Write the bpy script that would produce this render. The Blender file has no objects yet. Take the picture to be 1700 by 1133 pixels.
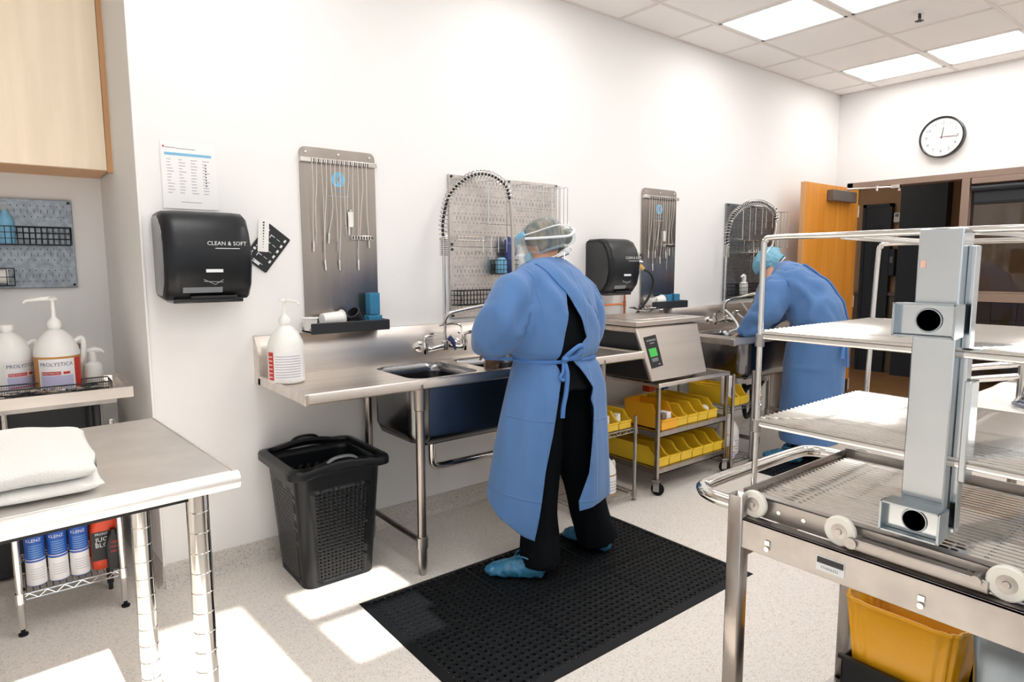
import bpy, bmesh, math, random
from mathutils import Vector, Matrix, noise
V = Vector
PI = math.pi
random.seed(7)
scn = bpy.context.scene
C = scn.collection

# ---------------------------------------------------------------- camera
cam_d = bpy.data.cameras.new('camera'); cam = bpy.data.objects.new('camera', cam_d); C.objects.link(cam)
PIT, YAW, ROL = .1174, .9017, -.0031
F_ = V((math.cos(YAW)*math.cos(PIT), math.sin(YAW)*math.cos(PIT), -math.sin(PIT)))
R_ = V((math.sin(YAW), -math.cos(YAW), 0)); U_ = R_.cross(F_)
R2 = R_*math.cos(ROL) + U_*math.sin(ROL); U2 = -R_*math.sin(ROL) + U_*math.cos(ROL)
M = Matrix((R2, U2, -F_)).transposed().to_4x4(); M.translation = V((-.465, -3.052, 1.405))
cam.matrix_world = M
cam_d.sensor_width = 36; cam_d.lens = 1067/1700*36; cam_d.clip_start = .05
scn.camera = cam

# ---------------------------------------------------------------- light
w = bpy.data.worlds.new('world'); scn.world = w; w.use_nodes = True
bg = w.node_tree.nodes['Background']; bg.inputs[0].default_value = (.80, .90, 1, 1); bg.inputs[1].default_value = 1.5
SUN_TAN = .80
sd = bpy.data.lights.new('sun', 'SUN'); sun = bpy.data.objects.new('sun', sd); C.objects.link(sun)
sd.energy = 11; sd.angle = .009; sd.color = (1, .96, .9)
sun.rotation_euler = V((-.067, 1, -SUN_TAN)).to_track_quat('-Z', 'Y').to_euler()
sun.location = (0, -6, 5)
PANEL = 8.8
scn.view_settings.view_transform = 'Standard'; scn.view_settings.look = 'None'
scn.view_settings.exposure = -0.07; scn.view_settings.gamma = 1; scn.view_settings.use_curve_mapping = False

# ---------------------------------------------------------------- materials
def lin(c): return tuple(((x/255)/12.92 if x/255 <= .04045 else ((x/255+.055)/1.055)**2.4) for x in c)
def mat(name, rgb, rough=.5, metal=0, bump=0, bscale=40, alpha=1, trans=0, emis=None, estr=0, vary=0, vscale=8, stretch=(1, 1, 1), coat=0, rgb2=None, sub=0, spec=.5, sheen=0):
    m = bpy.data.materials.new(name); m.use_nodes = True; nt = m.node_tree; b = nt.nodes['Principled BSDF']
    col = lin(rgb) if max(rgb) > 1 else rgb
    b.inputs['Base Color'].default_value = (*col, 1); b.inputs['Roughness'].default_value = rough
    b.inputs['Metallic'].default_value = metal; b.inputs['Alpha'].default_value = alpha
    b.inputs['Transmission Weight'].default_value = trans; b.inputs['Coat Weight'].default_value = coat
    b.inputs['Specular IOR Level'].default_value = spec
    b.inputs['Sheen Weight'].default_value = sheen
    if sub: b.inputs['Subsurface Weight'].default_value = sub; b.inputs['Subsurface Radius'].default_value = (.02, .01, .006)
    if emis: b.inputs['Emission Color'].default_value = (*emis, 1); b.inputs['Emission Strength'].default_value = estr
    if bump or vary or rgb2:
        tc = nt.nodes.new('ShaderNodeTexCoord'); mp = nt.nodes.new('ShaderNodeMapping'); mp.inputs['Scale'].default_value = stretch
        nt.links.new(tc.outputs['Object'], mp.inputs[0])
    if bump:
        n = nt.nodes.new('ShaderNodeTexNoise'); n.inputs['Scale'].default_value = bscale; n.inputs['Detail'].default_value = 3
        nt.links.new(mp.outputs[0], n.inputs[0]); bp = nt.nodes.new('ShaderNodeBump'); bp.inputs['Strength'].default_value = bump; bp.inputs['Distance'].default_value = .002
        nt.links.new(n.outputs[0], bp.inputs['Height']); nt.links.new(bp.outputs[0], b.inputs['Normal'])
    if vary or rgb2:
        n2 = nt.nodes.new('ShaderNodeTexNoise'); n2.inputs['Scale'].default_value = vscale; n2.inputs['Detail'].default_value = 4
        nt.links.new(mp.outputs[0], n2.inputs[0]); cr = nt.nodes.new('ShaderNodeValToRGB')
        c2 = lin(rgb2) if rgb2 else tuple(x*(1-vary) for x in col)
        cr.color_ramp.elements[0].position = .35; cr.color_ramp.elements[1].position = .65
        cr.color_ramp.elements[0].color = (*c2, 1); cr.color_ramp.elements[1].color = (*col, 1)
        nt.links.new(n2.outputs[0], cr.inputs[0]); nt.links.new(cr.outputs[0], b.inputs['Base Color'])
    return m
MT = {}
MT['wall'] = mat('wall_paint', (237, 235, 233), .65, bump=.15, bscale=180)
MT['ceil'] = mat('ceiling_tile', (250, 246, 242), .85, bump=.3, bscale=250)
MT['grid'] = mat('ceiling_grid', (232, 224, 218), .5)
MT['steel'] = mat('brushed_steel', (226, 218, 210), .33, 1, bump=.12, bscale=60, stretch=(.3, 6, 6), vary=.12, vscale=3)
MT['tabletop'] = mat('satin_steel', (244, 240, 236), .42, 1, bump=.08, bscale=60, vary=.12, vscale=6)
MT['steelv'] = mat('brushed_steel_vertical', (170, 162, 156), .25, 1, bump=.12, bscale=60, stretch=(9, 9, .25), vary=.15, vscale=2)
MT['worn'] = mat('worn_steel', (178, 173, 169), .36, 1, bump=.15, bscale=50, vary=.22, vscale=9)
MT['basin'] = mat('shade_darkened_basin_steel', (132, 132, 134), .22, 1, bump=.08, bscale=50, vary=.1)  # base colour darkened to carry the deep shade under the sinks
MT['peach'] = mat('worn_peach_sticker', (226, 176, 160), .5)
MT['chrome'] = mat('chrome', (215, 212, 208), .12, 1)
MT['zinc'] = mat('zinc_plate', (180, 190, 196), .3, 1, vary=.2, vscale=10)
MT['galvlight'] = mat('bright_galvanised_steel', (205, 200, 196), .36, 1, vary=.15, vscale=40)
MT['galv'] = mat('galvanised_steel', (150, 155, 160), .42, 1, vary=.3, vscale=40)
MT['duct'] = mat('polished_duct_steel', (196, 202, 206), .16, 1, bump=.08, bscale=20, vary=.05)
MT['black'] = mat('black_plastic', (18, 21, 25), .35, spec=.35, vary=.05)
MT['blackgloss'] = mat('black_gloss_plastic', (26, 28, 31), .22, coat=.3)
MT['rubber'] = mat('black_rubber', (11, 14, 17), .6, spec=.22, bump=.3, bscale=90)
MT['dark'] = mat('dark_metal', (44, 46, 49), .5, .3)
MT['slot'] = mat('dark_hole', (30, 30, 32), .8)
MT['white'] = mat('white_plastic', (238, 236, 232), .4)
MT['milky'] = mat('milky_plastic', (248, 246, 242), .35, trans=.12, sub=.2)
MT['amber'] = mat('amber_liquid', (214, 150, 60), .25, trans=.3)
MT['wood'] = mat('maple_veneer', (255, 236, 208), .4, vary=.08, vscale=3, stretch=(6, 6, .5))
MT['wood2'] = mat('maple_edge', (222, 170, 118), .45, vary=.1, vscale=3, stretch=(6, 6, .5))
MT['door'] = mat('oak_door_veneer', (222, 150, 62), .38, rgb2=(205, 132, 44), vscale=2.5, stretch=(7, 7, .35))
MT['frame'] = mat('taupe_painted_steel', (142, 120, 106), .45)
MT['clos'] = mat('grey_closer', (110, 102, 98), .4, .2)
MT['blue'] = mat('blue_gown_fabric', (76, 118, 172), .75, bump=.25, bscale=350, vary=.10, vscale=5, sheen=.2)
def add_creases(m, sc, dist, dist2=.004):
    nt = m.node_tree; b = nt.nodes['Principled BSDF']; old = b.inputs['Normal'].links[0].from_node
    tc = nt.nodes.new('ShaderNodeTexCoord'); mp = nt.nodes.new('ShaderNodeMapping'); mp.inputs['Scale'].default_value = (1, 1, .6); nt.links.new(tc.outputs['Object'], mp.inputs[0])
    n = nt.nodes.new('ShaderNodeTexNoise'); n.noise_type = 'RIDGED_MULTIFRACTAL' if hasattr(n, 'noise_type') else n.noise_type; n.inputs['Scale'].default_value = sc; n.inputs['Detail'].default_value = 2; n.inputs['Distortion'].default_value = .6
    nt.links.new(mp.outputs[0], n.inputs[0]); bp = nt.nodes.new('ShaderNodeBump'); bp.inputs['Strength'].default_value = 1; bp.inputs['Distance'].default_value = dist
    nt.links.new(n.outputs[0], bp.inputs['Height']); nt.links.new(bp.outputs[0], old.inputs['Normal'])
add_creases(MT['blue'], 4.2, .022)
MT['blue1'] = MT['blue'].copy(); MT['blue1'].name = 'blue_gown_fabric_with_pressed_folds'
def press_lines(m, zs, xs):
    nt = m.node_tree; bps = [n for n in nt.nodes if n.type == 'BUMP']; top = [n for n in bps if n.outputs[0].links and n.outputs[0].links[0].to_node.type == 'BSDF_PRINCIPLED'][0]
    inner = top.inputs['Normal'].links[0].from_node
    tc = nt.nodes.new('ShaderNodeTexCoord'); sp = nt.nodes.new('ShaderNodeSeparateXYZ'); nt.links.new(tc.outputs['Object'], sp.inputs[0])
    def mth(op, a, b_=None):
        n = nt.nodes.new('ShaderNodeMath'); n.operation = op
        for i, q in enumerate((a, b_)):
            if q is None: continue
            if isinstance(q, (int, float)): n.inputs[i].default_value = q
            else: nt.links.new(q, n.inputs[i])
        return n.outputs[0]
    acc = None
    for ax, ot, items in ((2, 0, zs), (0, 2, xs)):
        for v, sl in items:
            d = mth('ABSOLUTE', mth('SUBTRACT', sp.outputs[ax], mth('ADD', mth('MULTIPLY', sp.outputs[ot], sl), v)))
            h = mth('MAXIMUM', mth('SUBTRACT', 1.0, mth('DIVIDE', d, .007)), 0.0); acc = h if acc is None else mth('ADD', acc, h)
    bp = nt.nodes.new('ShaderNodeBump'); bp.inputs['Distance'].default_value = .0022; nt.links.new(acc, bp.inputs['Height'])
    nt.links.new(bp.outputs[0], inner.inputs['Normal'])
press_lines(MT['blue1'], [(.72, -.10), (.36, -.16)], [(-.25, .06), (.05, 0)])
MT['bluet'] = mat('blue_gown_trim', (70, 118, 180), .7)
MT['bootie'] = mat('blue_shoe_cover', (60, 130, 170), .35, bump=.8, bscale=45, vary=.3, vscale=30)
MT['scrub'] = mat('black_scrubs', (13, 16, 20), .9, spec=.1, bump=.2, bscale=200)
MT['skin'] = mat('skin', (214, 160, 130), .5, sub=.15)
MT['hair'] = mat('brown_hair', (150, 122, 92), .45, rgb2=(24, 21, 20), vscale=4, stretch=(14, 4, 4), bump=.8, bscale=60)
MT['cap'] = mat('bouffant_cap_fabric', (190, 214, 220), .3, alpha=.2, bump=.9, bscale=70)
MT['capb'] = mat('blue_bouffant_cap_fabric', (120, 180, 205), .45, alpha=.85, bump=.9, bscale=60)
MT['mask'] = mat('blue_mask_fabric', (120, 190, 215), .7)
MT['strap'] = mat('white_strap', (232, 236, 238), .5)
MT['glove'] = mat('brown_rubber_glove', (150, 124, 104), .35)
MT['blueglove'] = mat('blue_nitrile', (52, 66, 120), .4)
MT['yellow'] = mat('yellow_bin_plastic', (240, 200, 50), .35, vary=.08)
MT['orange'] = mat('amber_yellow_bin_plastic', (244, 176, 30), .3)
MT['towel'] = mat('white_terry', (242, 238, 232), .95, bump=1, bscale=220, sheen=.4)
MT['paper'] = mat('white_paper', (240, 238, 236), .6)
MT['tlabel'] = mat('white_label', (236, 234, 235), .45)
MT['red'] = mat('red_print', (200, 50, 44), .5)
MT['navy'] = mat('navy_print', (44, 58, 110), .5)
MT['greyp'] = mat('grey_print', (178, 178, 184), .6)
MT['lilac'] = mat('lilac_print', (188, 186, 214), .5)
MT['ltblue'] = mat('light_blue_print', (126, 186, 220), .5)
MT['canblue'] = mat('blue_can', (42, 88, 176), .35)
MT['redpl'] = mat('orange_red_plastic', (214, 66, 24), .35)
MT['sponge'] = mat('blue_sponge', (50, 120, 156), .9, bump=1, bscale=120)
MT['copper'] = mat('copper_pipe', (196, 110, 60), .3, 1)
MT['brass'] = mat('brass', (190, 160, 100), .3, 1)
MT['green'] = mat('green_screen', (60, 170, 70), .4, emis=(.05, .40, .08), estr=.35)
MT['inkw'] = mat('white_ink', (225, 228, 230), .5)
MT['inkb'] = mat('black_ink', (24, 26, 28), .5)
MT['nylon'] = mat('white_nylon', (226, 222, 212), .35)
MT['grey'] = mat('grey_plastic', (120, 124, 128), .5)
MT['hose'] = mat('grey_hose', (186, 180, 172), .35, .3)
MT['panel'] = mat('light_diffuser', (255, 255, 255), .5, emis=(1, .985, .972), estr=PANEL)
MT['coil'] = mat('grey_coil_tubing', (104, 110, 122), .4)
MT['glass'] = mat('window_glass', (205, 205, 200), .03, trans=1, spec=.5)
MT['blind'] = mat('dark_blind', (36, 40, 46), .5)
MT['cwall'] = mat('corridor_tan_wall', (176, 142, 108), .7)
MT['ctile'] = mat('corridor_brown_tile', (112, 90, 66), .4)
MT['cfloor'] = mat('corridor_floor', (196, 148, 98), .35, vary=.15)
MT['cdark'] = mat('corridor_dark_door', (38, 42, 48), .5)
MT['cgrey'] = mat('corridor_taupe_wall', (128, 108, 98), .7)
MT['film'] = mat('clear_plastic_film', (225, 232, 234), .15, alpha=.2)
# speckled sheet floor
def floor_mat(name, base, sp):
    m = bpy.data.materials.new(name); m.use_nodes = True; nt = m.node_tree; b = nt.nodes['Principled BSDF']
    tc = nt.nodes.new('ShaderNodeTexCoord'); n = nt.nodes.new('ShaderNodeTexVoronoi'); n.inputs['Scale'].default_value = 190
    nt.links.new(tc.outputs['Object'], n.inputs[0]); cr = nt.nodes.new('ShaderNodeValToRGB')
    sep = nt.nodes.new('ShaderNodeSeparateColor'); nt.links.new(n.outputs['Color'], sep.inputs[0])
    cr.color_ramp.interpolation = 'CONSTANT'; cr.color_ramp.elements[0].color = (*lin(sp), 1); cr.color_ramp.elements[1].position = .14; cr.color_ramp.elements[1].color = (*lin(base), 1)
    e = cr.color_ramp.elements.new(.9); e.color = (*lin((min(255, base[0]+10), min(255, base[1]+10), min(255, base[2]+8))), 1)
    nt.links.new(sep.outputs[0], cr.inputs[0]); nt.links.new(cr.outputs[0], b.inputs['Base Color']); b.inputs['Roughness'].default_value = .42
    return m
MT['floor'] = floor_mat('speckled_sheet_floor', (226, 219, 211), (208, 199, 190))
MT['cove'] = floor_mat('speckled_cove_base', (206, 200, 193), (178, 171, 163))

# ---------------------------------------------------------------- mesh helpers
def cr_smooth(pts, n=6, closed=False):
    pts = [V(p) for p in pts]; out = []; N = len(pts)
    for i in range(N if closed else N-1):
        a = pts[(i-1) % N] if closed or i > 0 else pts[0]; b = pts[i]; c = pts[(i+1) % N]; d = pts[(i+2) % N] if closed or i+2 < N else pts[-1]
        for k in range(n):
            t = k/n; out.append(.5*((2*b)+(c-a)*t+(2*a-5*b+4*c-d)*t*t+(3*b-a-3*c+d)*t**3))
    if not closed: out.append(pts[-1])
    return out
class MB:
    def __init__(s): s.v = []; s.f = []
    def add(s, vs, fs):
        o = len(s.v); s.v += [V(p) for p in vs]; s.f += [tuple(i+o for i in f) for f in fs]; return s
    def box(s, a, b, m=None):
        x0, y0, z0 = a; x1, y1, z1 = b
        vs = [(x0, y0, z0), (x1, y0, z0), (x1, y1, z0), (x0, y1, z0), (x0, y0, z1), (x1, y0, z1), (x1, y1, z1), (x0, y1, z1)]
        if m: vs = [m @ V(p) for p in vs]
        return s.add(vs, [(0, 3, 2, 1), (4, 5, 6, 7), (0, 1, 5, 4), (1, 2, 6, 5), (2, 3, 7, 6), (3, 0, 4, 7)])
    def cb(s, c, d, m=None): return s.box([c[i]-d[i]/2 for i in range(3)], [c[i]+d[i]/2 for i in range(3)], m)
    def loft(s, rings, caps=True, closed=False):
        n = len(rings[0]); vs = [p for r in rings for p in r]; fs = []
        L = len(rings)
        for i in range(L if closed else L-1):
            for j in range(n):
                a = i*n+j; b = i*n+(j+1) % n; c = ((i+1) % L)*n+(j+1) % n; d = ((i+1) % L)*n+j; fs.append((a, b, c, d))
        if caps and not closed: fs += [tuple(reversed(range(n))), tuple(range((L-1)*n, L*n))]
        return s.add(vs, fs)
    def tube(s, pts, r, seg=8, caps=True, closed=False, ell=None):
        pts = [V(p) for p in pts]; N = len(pts); R = r if isinstance(r, (list, tuple)) else [r]*N
        rings = []; up = None
        for i, p in enumerate(pts):
            t = ((pts[(i+1) % N]-pts[i-1]) if closed else (pts[min(i+1, N-1)]-pts[max(i-1, 0)]))
            t = t.normalized() if t.length > 1e-9 else V((0, 0, 1))
            if up is None:
                up = V((0, 0, 1)) if abs(t.z) < .9 else V((1, 0, 0))
            x = up.cross(t); x = x.normalized() if x.length > 1e-6 else V((1, 0, 0)); y = t.cross(x).normalized(); up = y
            e = ell or (1, 1)
            rings.append([p+R[i]*(e[0]*math.cos(2*PI*k/seg)*x+e[1]*math.sin(2*PI*k/seg)*y) for k in range(seg)])
        return s.loft(rings, caps, closed)
    def cyl(s, a, b, r, seg=16, r2=None): return s.tube([a, b], [r, r if r2 is None else r2], seg)
    def lathe(s, c, prof, seg=20, axis='Z'):
        rings = []
        for r, h in prof:
            rr = max(r, 1e-4); ring = []
            for k in range(seg):
                a = 2*PI*k/seg; x, y = rr*math.cos(a), rr*math.sin(a)
                ring.append(V(c)+(V((x, y, h)) if axis == 'Z' else V((h, x, y)) if axis == 'X' else V((y, h, x))))
            rings.append(ring)
        return s.loft(rings)
    def prism(s, poly, f, a, b):   # f(u,v,w) -> point ; poly list of (u,v)
        n = len(poly); vs = [f(u, v, a) for u, v in poly]+[f(u, v, b) for u, v in poly]
        fs = [tuple(range(n)), tuple(reversed(range(n, 2*n)))]+[(i, i+n, (i+1) % n+n, (i+1) % n) for i in range(n)]
        return s.add(vs, fs)
    def pz(s, poly, a, b): return s.prism(poly, lambda u, v, w: V((u, v, w)), a, b)
    def py(s, poly, a, b): return s.prism(poly, lambda u, v, w: V((u, w, v)), a, b)
    def px(s, poly, a, b): return s.prism(poly, lambda u, v, w: V((w, u, v)), a, b)
    def xf(s, m):
        s.v = [m @ p for p in s.v]; return s
    def mesh(s, name='m'):
        me = bpy.data.meshes.new(name); me.from_pydata([tuple(p) for p in s.v], [], s.f); return me
def rrect(x0, y0, x1, y1, r, n=4):
    out = []
    for cx, cy, a0 in ((x1-r, y0+r, -PI/2), (x1-r, y1-r, 0), (x0+r, y1-r, PI/2), (x0+r, y0+r, PI)):
        for k in range(n+1): a = a0+PI/2*k/n; out.append((cx+r*math.cos(a), cy+r*math.sin(a)))
    return out
def wloc(o):
    p = V((0, 0, 0))
    while o: p = p+o.location; o = o.parent
    return p
def obj(name, b, m, parent=None, bevel=0, smooth=38, local=False, bseg=2, kind=None, label=None, solid=0, seg_recalc=True):
    """link b (an MB in world coordinates unless local) as ONE mesh object under parent"""
    me = b.mesh(name) if isinstance(b, MB) else b
    if parent is not None and not local:
        off = wloc(parent); me.transform(Matrix.Translation(-off))
    if seg_recalc:
        bm = bmesh.new(); bm.from_mesh(me); bmesh.ops.recalc_face_normals(bm, faces=bm.faces); bm.to_mesh(me); bm.free()
    me.name = name
    o = bpy.data.objects.new(name, me); C.objects.link(o)
    if m: me.materials.append(MT[m] if isinstance(m, str) else m)
    if smooth:
        me.polygons.foreach_set('use_smooth', [True]*len(me.polygons))
        try: me.set_sharp_from_angle(angle=math.radians(smooth))
        except Exception: pass
    if solid:
        md = o.modifiers.new('solid', 'SOLIDIFY'); md.thickness = solid; md.offset = 0
    if bevel:
        md = o.modifiers.new('bevel', 'BEVEL'); md.width = bevel; md.segments = bseg; md.limit_method = 'ANGLE'; md.angle_limit = math.radians(40)
    if parent is not None: o.parent = parent
    if kind: o['kind'] = kind
    if label: o['label'] = label
    return o
def thing(name, label, cat, loc=(0, 0, 0), group=None, rz=0):
    o = bpy.data.objects.new(name, None); C.objects.link(o); o.location = loc; o.rotation_euler = (0, 0, rz); o.empty_display_size = .05
    o['label'] = label; o['category'] = cat
    if group: o['group'] = group
    return o
def tag(o, label, cat, group=None):
    o['label'] = label; o['category'] = cat
    if group: o['group'] = group
    return o
def single(name, b, m, label, cat, loc, group=None, **k):
    """a thing that is one mesh, origin at loc"""
    me = b.mesh(name) if isinstance(b, MB) else b
    me.transform(Matrix.Translation(-V(loc)))
    o = obj(name, me, m, **k); o.location = loc
    return tag(o, label, cat, group)
def struct(name, b, m, **k):
    o = obj(name, b, m, **k); o['kind'] = 'structure'; return o
def clone(o, parent=None):
    c = o.copy(); C.objects.link(c)
    if parent is not None: c.parent = parent
    for ch in list(o.children): clone(ch, c)
    return c
def place(o, loc, rz=0, label=None, group=None, sc=None):
    o.location = loc; o.rotation_euler = (0, 0, rz)
    if label: o['label'] = label
    if group: o['group'] = group
    if sc: o.scale = sc
    return o
def text_mb(txt, size, ori, xd, nd, thick=.0006, align='CENTER', sx=1):
    """flat lettering: origin ori, reading direction xd, facing nd"""
    cu = bpy.data.curves.new('t', 'FONT'); cu.body = txt; cu.size = size; cu.resolution_u = 2; cu.align_x = align; cu.align_y = 'CENTER'
    o = bpy.data.objects.new('t', cu); C.objects.link(o); bpy.context.view_layer.update()
    me = o.to_mesh(); xd = V(xd).normalized(); nd = V(nd).normalized(); yd = nd.cross(xd)
    vs = [V(ori)+xd*p.co.x*sx+yd*p.co.y+nd*thick for p in me.vertices]; fs = [tuple(p.vertices) for p in me.polygons]
    b = MB().add(vs, fs); o.to_mesh_clear(); bpy.data.objects.remove(o); bpy.data.curves.remove(cu)
    return b
def remesh(b, vox, smooth_it=4, smf=.6):
    me = b.mesh('tmp'); bm = bmesh.new(); bm.from_mesh(me); bmesh.ops.recalc_face_normals(bm, faces=bm.faces); bm.to_mesh(me); bm.free()
    o = bpy.data.objects.new('tmp', me); C.objects.link(o)
    r = o.modifiers.new('r', 'REMESH'); r.mode = 'VOXEL'; r.voxel_size = vox
    s = o.modifiers.new('s', 'SMOOTH'); s.iterations = smooth_it; s.factor = smf
    dg = bpy.context.evaluated_depsgraph_get(); dg.update()
    out = bpy.data.meshes.new_from_object(o.evaluated_get(dg)); bpy.data.objects.remove(o); bpy.data.meshes.remove(me)
    return out
def ring(c, rx, ry, n=24, pitch=0, p=2.0, yaw=0):
    """superellipse ring round c, tilted by pitch about x"""
    out = []
    for k in range(n):
        a = 2*PI*k/n; ca, sa = math.cos(a), math.sin(a)
        x = rx*math.copysign(abs(ca)**(2/p), ca); y = ry*math.copysign(abs(sa)**(2/p), sa)
        q = Matrix.Rotation(pitch, 3, 'X') @ V((x, y, 0)); q = Matrix.Rotation(yaw, 3, 'Z') @ q
        out.append(V(c)+q)
    return out

# ================================================================ the room
H = 3.008; XF = 5.96
X0, Y0 = -1.6, -3.75
struct('floor', MB().box((X0-.1, Y0-.1, -.1), (9.2, 2.2, 0)), 'floor')
struct('wall_back', MB().pz([(0, 0), (XF+.12, 0), (XF+.12, .95), (-.04, .95), (-.04, .80)], 0, H), 'wall')
struct('wall_alcove', MB().box((X0, .80, 0), (-.04, .95, H)), 'wall')
struct('wall_left', MB().box((X0-.12, Y0-.12, 0), (X0, .95, H)), 'wall')
# front wall with two window openings (behind the camera)
WA = (-1.45, .47, .90, 2.80); WB = (.585, 1.10, 2.17, 2.77)
fw = MB()
xs = [X0, WA[0], WA[1], WB[0], WB[1], XF]
for a, b in ((X0, WA[0]), (WA[1], WB[0]), (WB[1], XF)): fw.box((a, Y0-.12, 0), (b, Y0, H))
fw.box((WA[0], Y0-.12, 0), (WA[1], Y0, WA[2])); fw.box((WA[0], Y0-.12, WA[3]), (WA[1], Y0, H))
fw.box((WB[0], Y0-.12, 0), (WB[1], Y0, WB[2])); fw.box((WB[0], Y0-.12, WB[3]), (WB[1], Y0, H))
struct('wall_front', fw, 'wall')
for i, W in enumerate((WA, WB)):
    b = MB()
    for a, c in (((W[0], Y0-.09, W[2]), (W[0]+.03, Y0-.03, W[3])), ((W[1]-.03, Y0-.09, W[2]), (W[1], Y0-.03, W[3])), ((W[0], Y0-.09, W[2]), (W[1], Y0-.03, W[2]+.03)), ((W[0], Y0-.09, W[3]-.03), (W[1], Y0-.03, W[3]))): b.box(a, c)
    if i == 1: b.box((W[0], Y0-.08, 2.485), (W[1], Y0-.04, 2.515))
    struct('window_%d' % (i+1), b, 'white')
# far wall with door + window opening  (y .. header 2.10)
DY0, DY1, WY0, WY1, HD = -.14, -1.08, -1.125, -2.75, 2.115
b = MB().box((XF, -.12, 0), (XF+.12, 0, H)); b.box((XF, -2.80, HD+.055), (XF+.12, -.12, H)); b.box((XF, Y0-.12, 0), (XF+.12, -2.80, H))
struct('wall_right', b, 'wall')
fr = struct('door_1', MB().box((XF-.015, -.175, 0), (XF+.14, -.12, HD+.055)), 'frame', bevel=.003)
for a, c in (((XF-.015, -2.80, HD), (XF+.14, -.12, HD+.055)), ((XF-.015, -1.125, 0), (XF+.14, -1.065, HD)), ((XF-.015, -2.80, 0), (XF+.14, -2.745, HD)),
             ((XF-.02, -2.745, 1.09), (XF+.13, -1.125, 1.155)), ((XF-.015, -2.745, 0), (XF+.14, -1.125, .10)), ((XF+.03, -2.745, 1.155), (XF+.06, -1.16, 1.175))):
    obj('frame_bar', MB().box(a, c), 'frame', fr, bevel=.003)
win = struct('window_3', MB().box((XF+.055, -2.745, 1.155), (XF+.062, -1.125, HD)), 'glass')
obj('lower_pane', MB().box((XF+.055, -2.745, .10), (XF+.062, -1.125, 1.09)), 'glass', win)
bl = thing('window_blind', 'dark roller blind drawn up under the frame of the corridor window', 'blind', (XF-.01, -1.94, HD-.02))
obj('head_rail', MB().box((XF-.035, -2.73, HD-.05), (XF+.03, -1.14, HD-.003)), 'frame', bl, bevel=.004)
obj('roller', MB().cyl((XF-.0, -2.73, HD-.085), (XF-.0, -1.14, HD-.085), .028, 14), 'blind', bl)
obj('blind_cloth', MB().box((XF+.02, -2.72, HD-.20), (XF+.026, -1.15, HD-.08)), 'blind', bl)
obj('bottom_rail', MB().box((XF+.014, -2.72, HD-.215), (XF+.032, -1.15, HD-.195)), 'black', bl)
# cove base
def cove(name, pts, nrm):
    b = MB()
    for (a, c), n in zip(zip(pts[:-1], pts[1:]), nrm):
        a = V((*a, 0)); c = V((*c, 0)); n = V((*n, 0))
        prof = [(0, .105), (.006, .103), (.007, .03), (.012, .014), (.028, .002), (.028, 0), (0, 0)]
        b.add([a+n*d+V((0, 0, z)) for d, z in prof]+[c+n*d+V((0, 0, z)) for d, z in prof], [tuple(range(7)), tuple(reversed(range(7, 14)))]+[(i, i+7, (i+1) % 7+7, (i+1) % 7) for i in range(7)])
    struct(name, b, 'cove')
cove('baseboard_back', [(0, 0), (XF, 0)], [(0, -1)]); cove('baseboard_return', [(-.04, .80), (0, 0)], [(-1, 0)])
cove('baseboard_alcove', [(X0, .80), (-.04, .80)], [(0, -1)]); cove('baseboard_left', [(X0, Y0), (X0, .8)], [(1, 0)])
cove('baseboard_right', [(XF, Y0), (XF, -2.8)], [(-1, 0)])
struct('trim_1', MB().box((-.004, -.006, .1), (.006, .004, H)), 'wall', bevel=.002)
# ceiling
ce = struct('ceiling', MB().box((X0-.1, Y0-.1, H+.02), (XF+.12, .95, H+.1)), 'ceil')
gx = [3.997+k*.5755 for k in range(-9, 4)]; gy = [-.347-k*.6285 for k in range(0, 6)]
gx = [g for g in gx if X0 < g < XF]; gy = [g for g in gy if g > Y0]
ex = [X0]+gx+[XF]; ey = [.0]+gy+[Y0]
lights = {(-1, 0), (-1, 1), (2, 0), (2, 1), (-4, 0), (-4, 1), (-7, 0), (-7, 1), (-4, 3), (-4, 4), (-1, 3), (-1, 4), (2, 3), (2, 4), (-7, 3), (-7, 4)}
tile0 = None
for i in range(len(ex)-1):
    k = round((ex[i]-3.997)/.5755) if i else -99
    for j in range(len(ey)-1):
        if (k, j-1) in lights and j > 0: continue
        b = MB().box((ex[i]+.012, ey[j+1]+.012, H+.002), (ex[i+1]-.012, ey[j]-.012, H+.018))
        obj('ceiling_tile', b, 'ceil', ce)
b = MB().box((X0, 0, H+.002), (-.04, .8, H+.018)); obj('ceiling_tile', b, 'ceil', ce)
for g in gx: obj('grid_bar', MB().box((g-.012, Y0, H-.002), (g+.012, 0, H+.012)), 'grid', ce)
for g in gy: obj('grid_bar', MB().box((X0, g-.012, H-.003), (XF, g+.012, H+.012)), 'grid', ce)
obj('wall_angle', MB().box((0, -.02, H-.003), (XF, 0, H+.01)).box((XF-.02, Y0, H-.003), (XF, 0, H+.01)), 'grid', ce)
names = {(-1, 0): 'square ceiling light panel nearest the long wall, left one over the room middle', (-1, 1): 'square ceiling light panel cut by the top edge, beside the middle light',
         (2, 0): 'square ceiling light panel above the far corner nearest the long wall', (2, 1): 'square ceiling light panel above the doorway at the far wall'}
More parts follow.
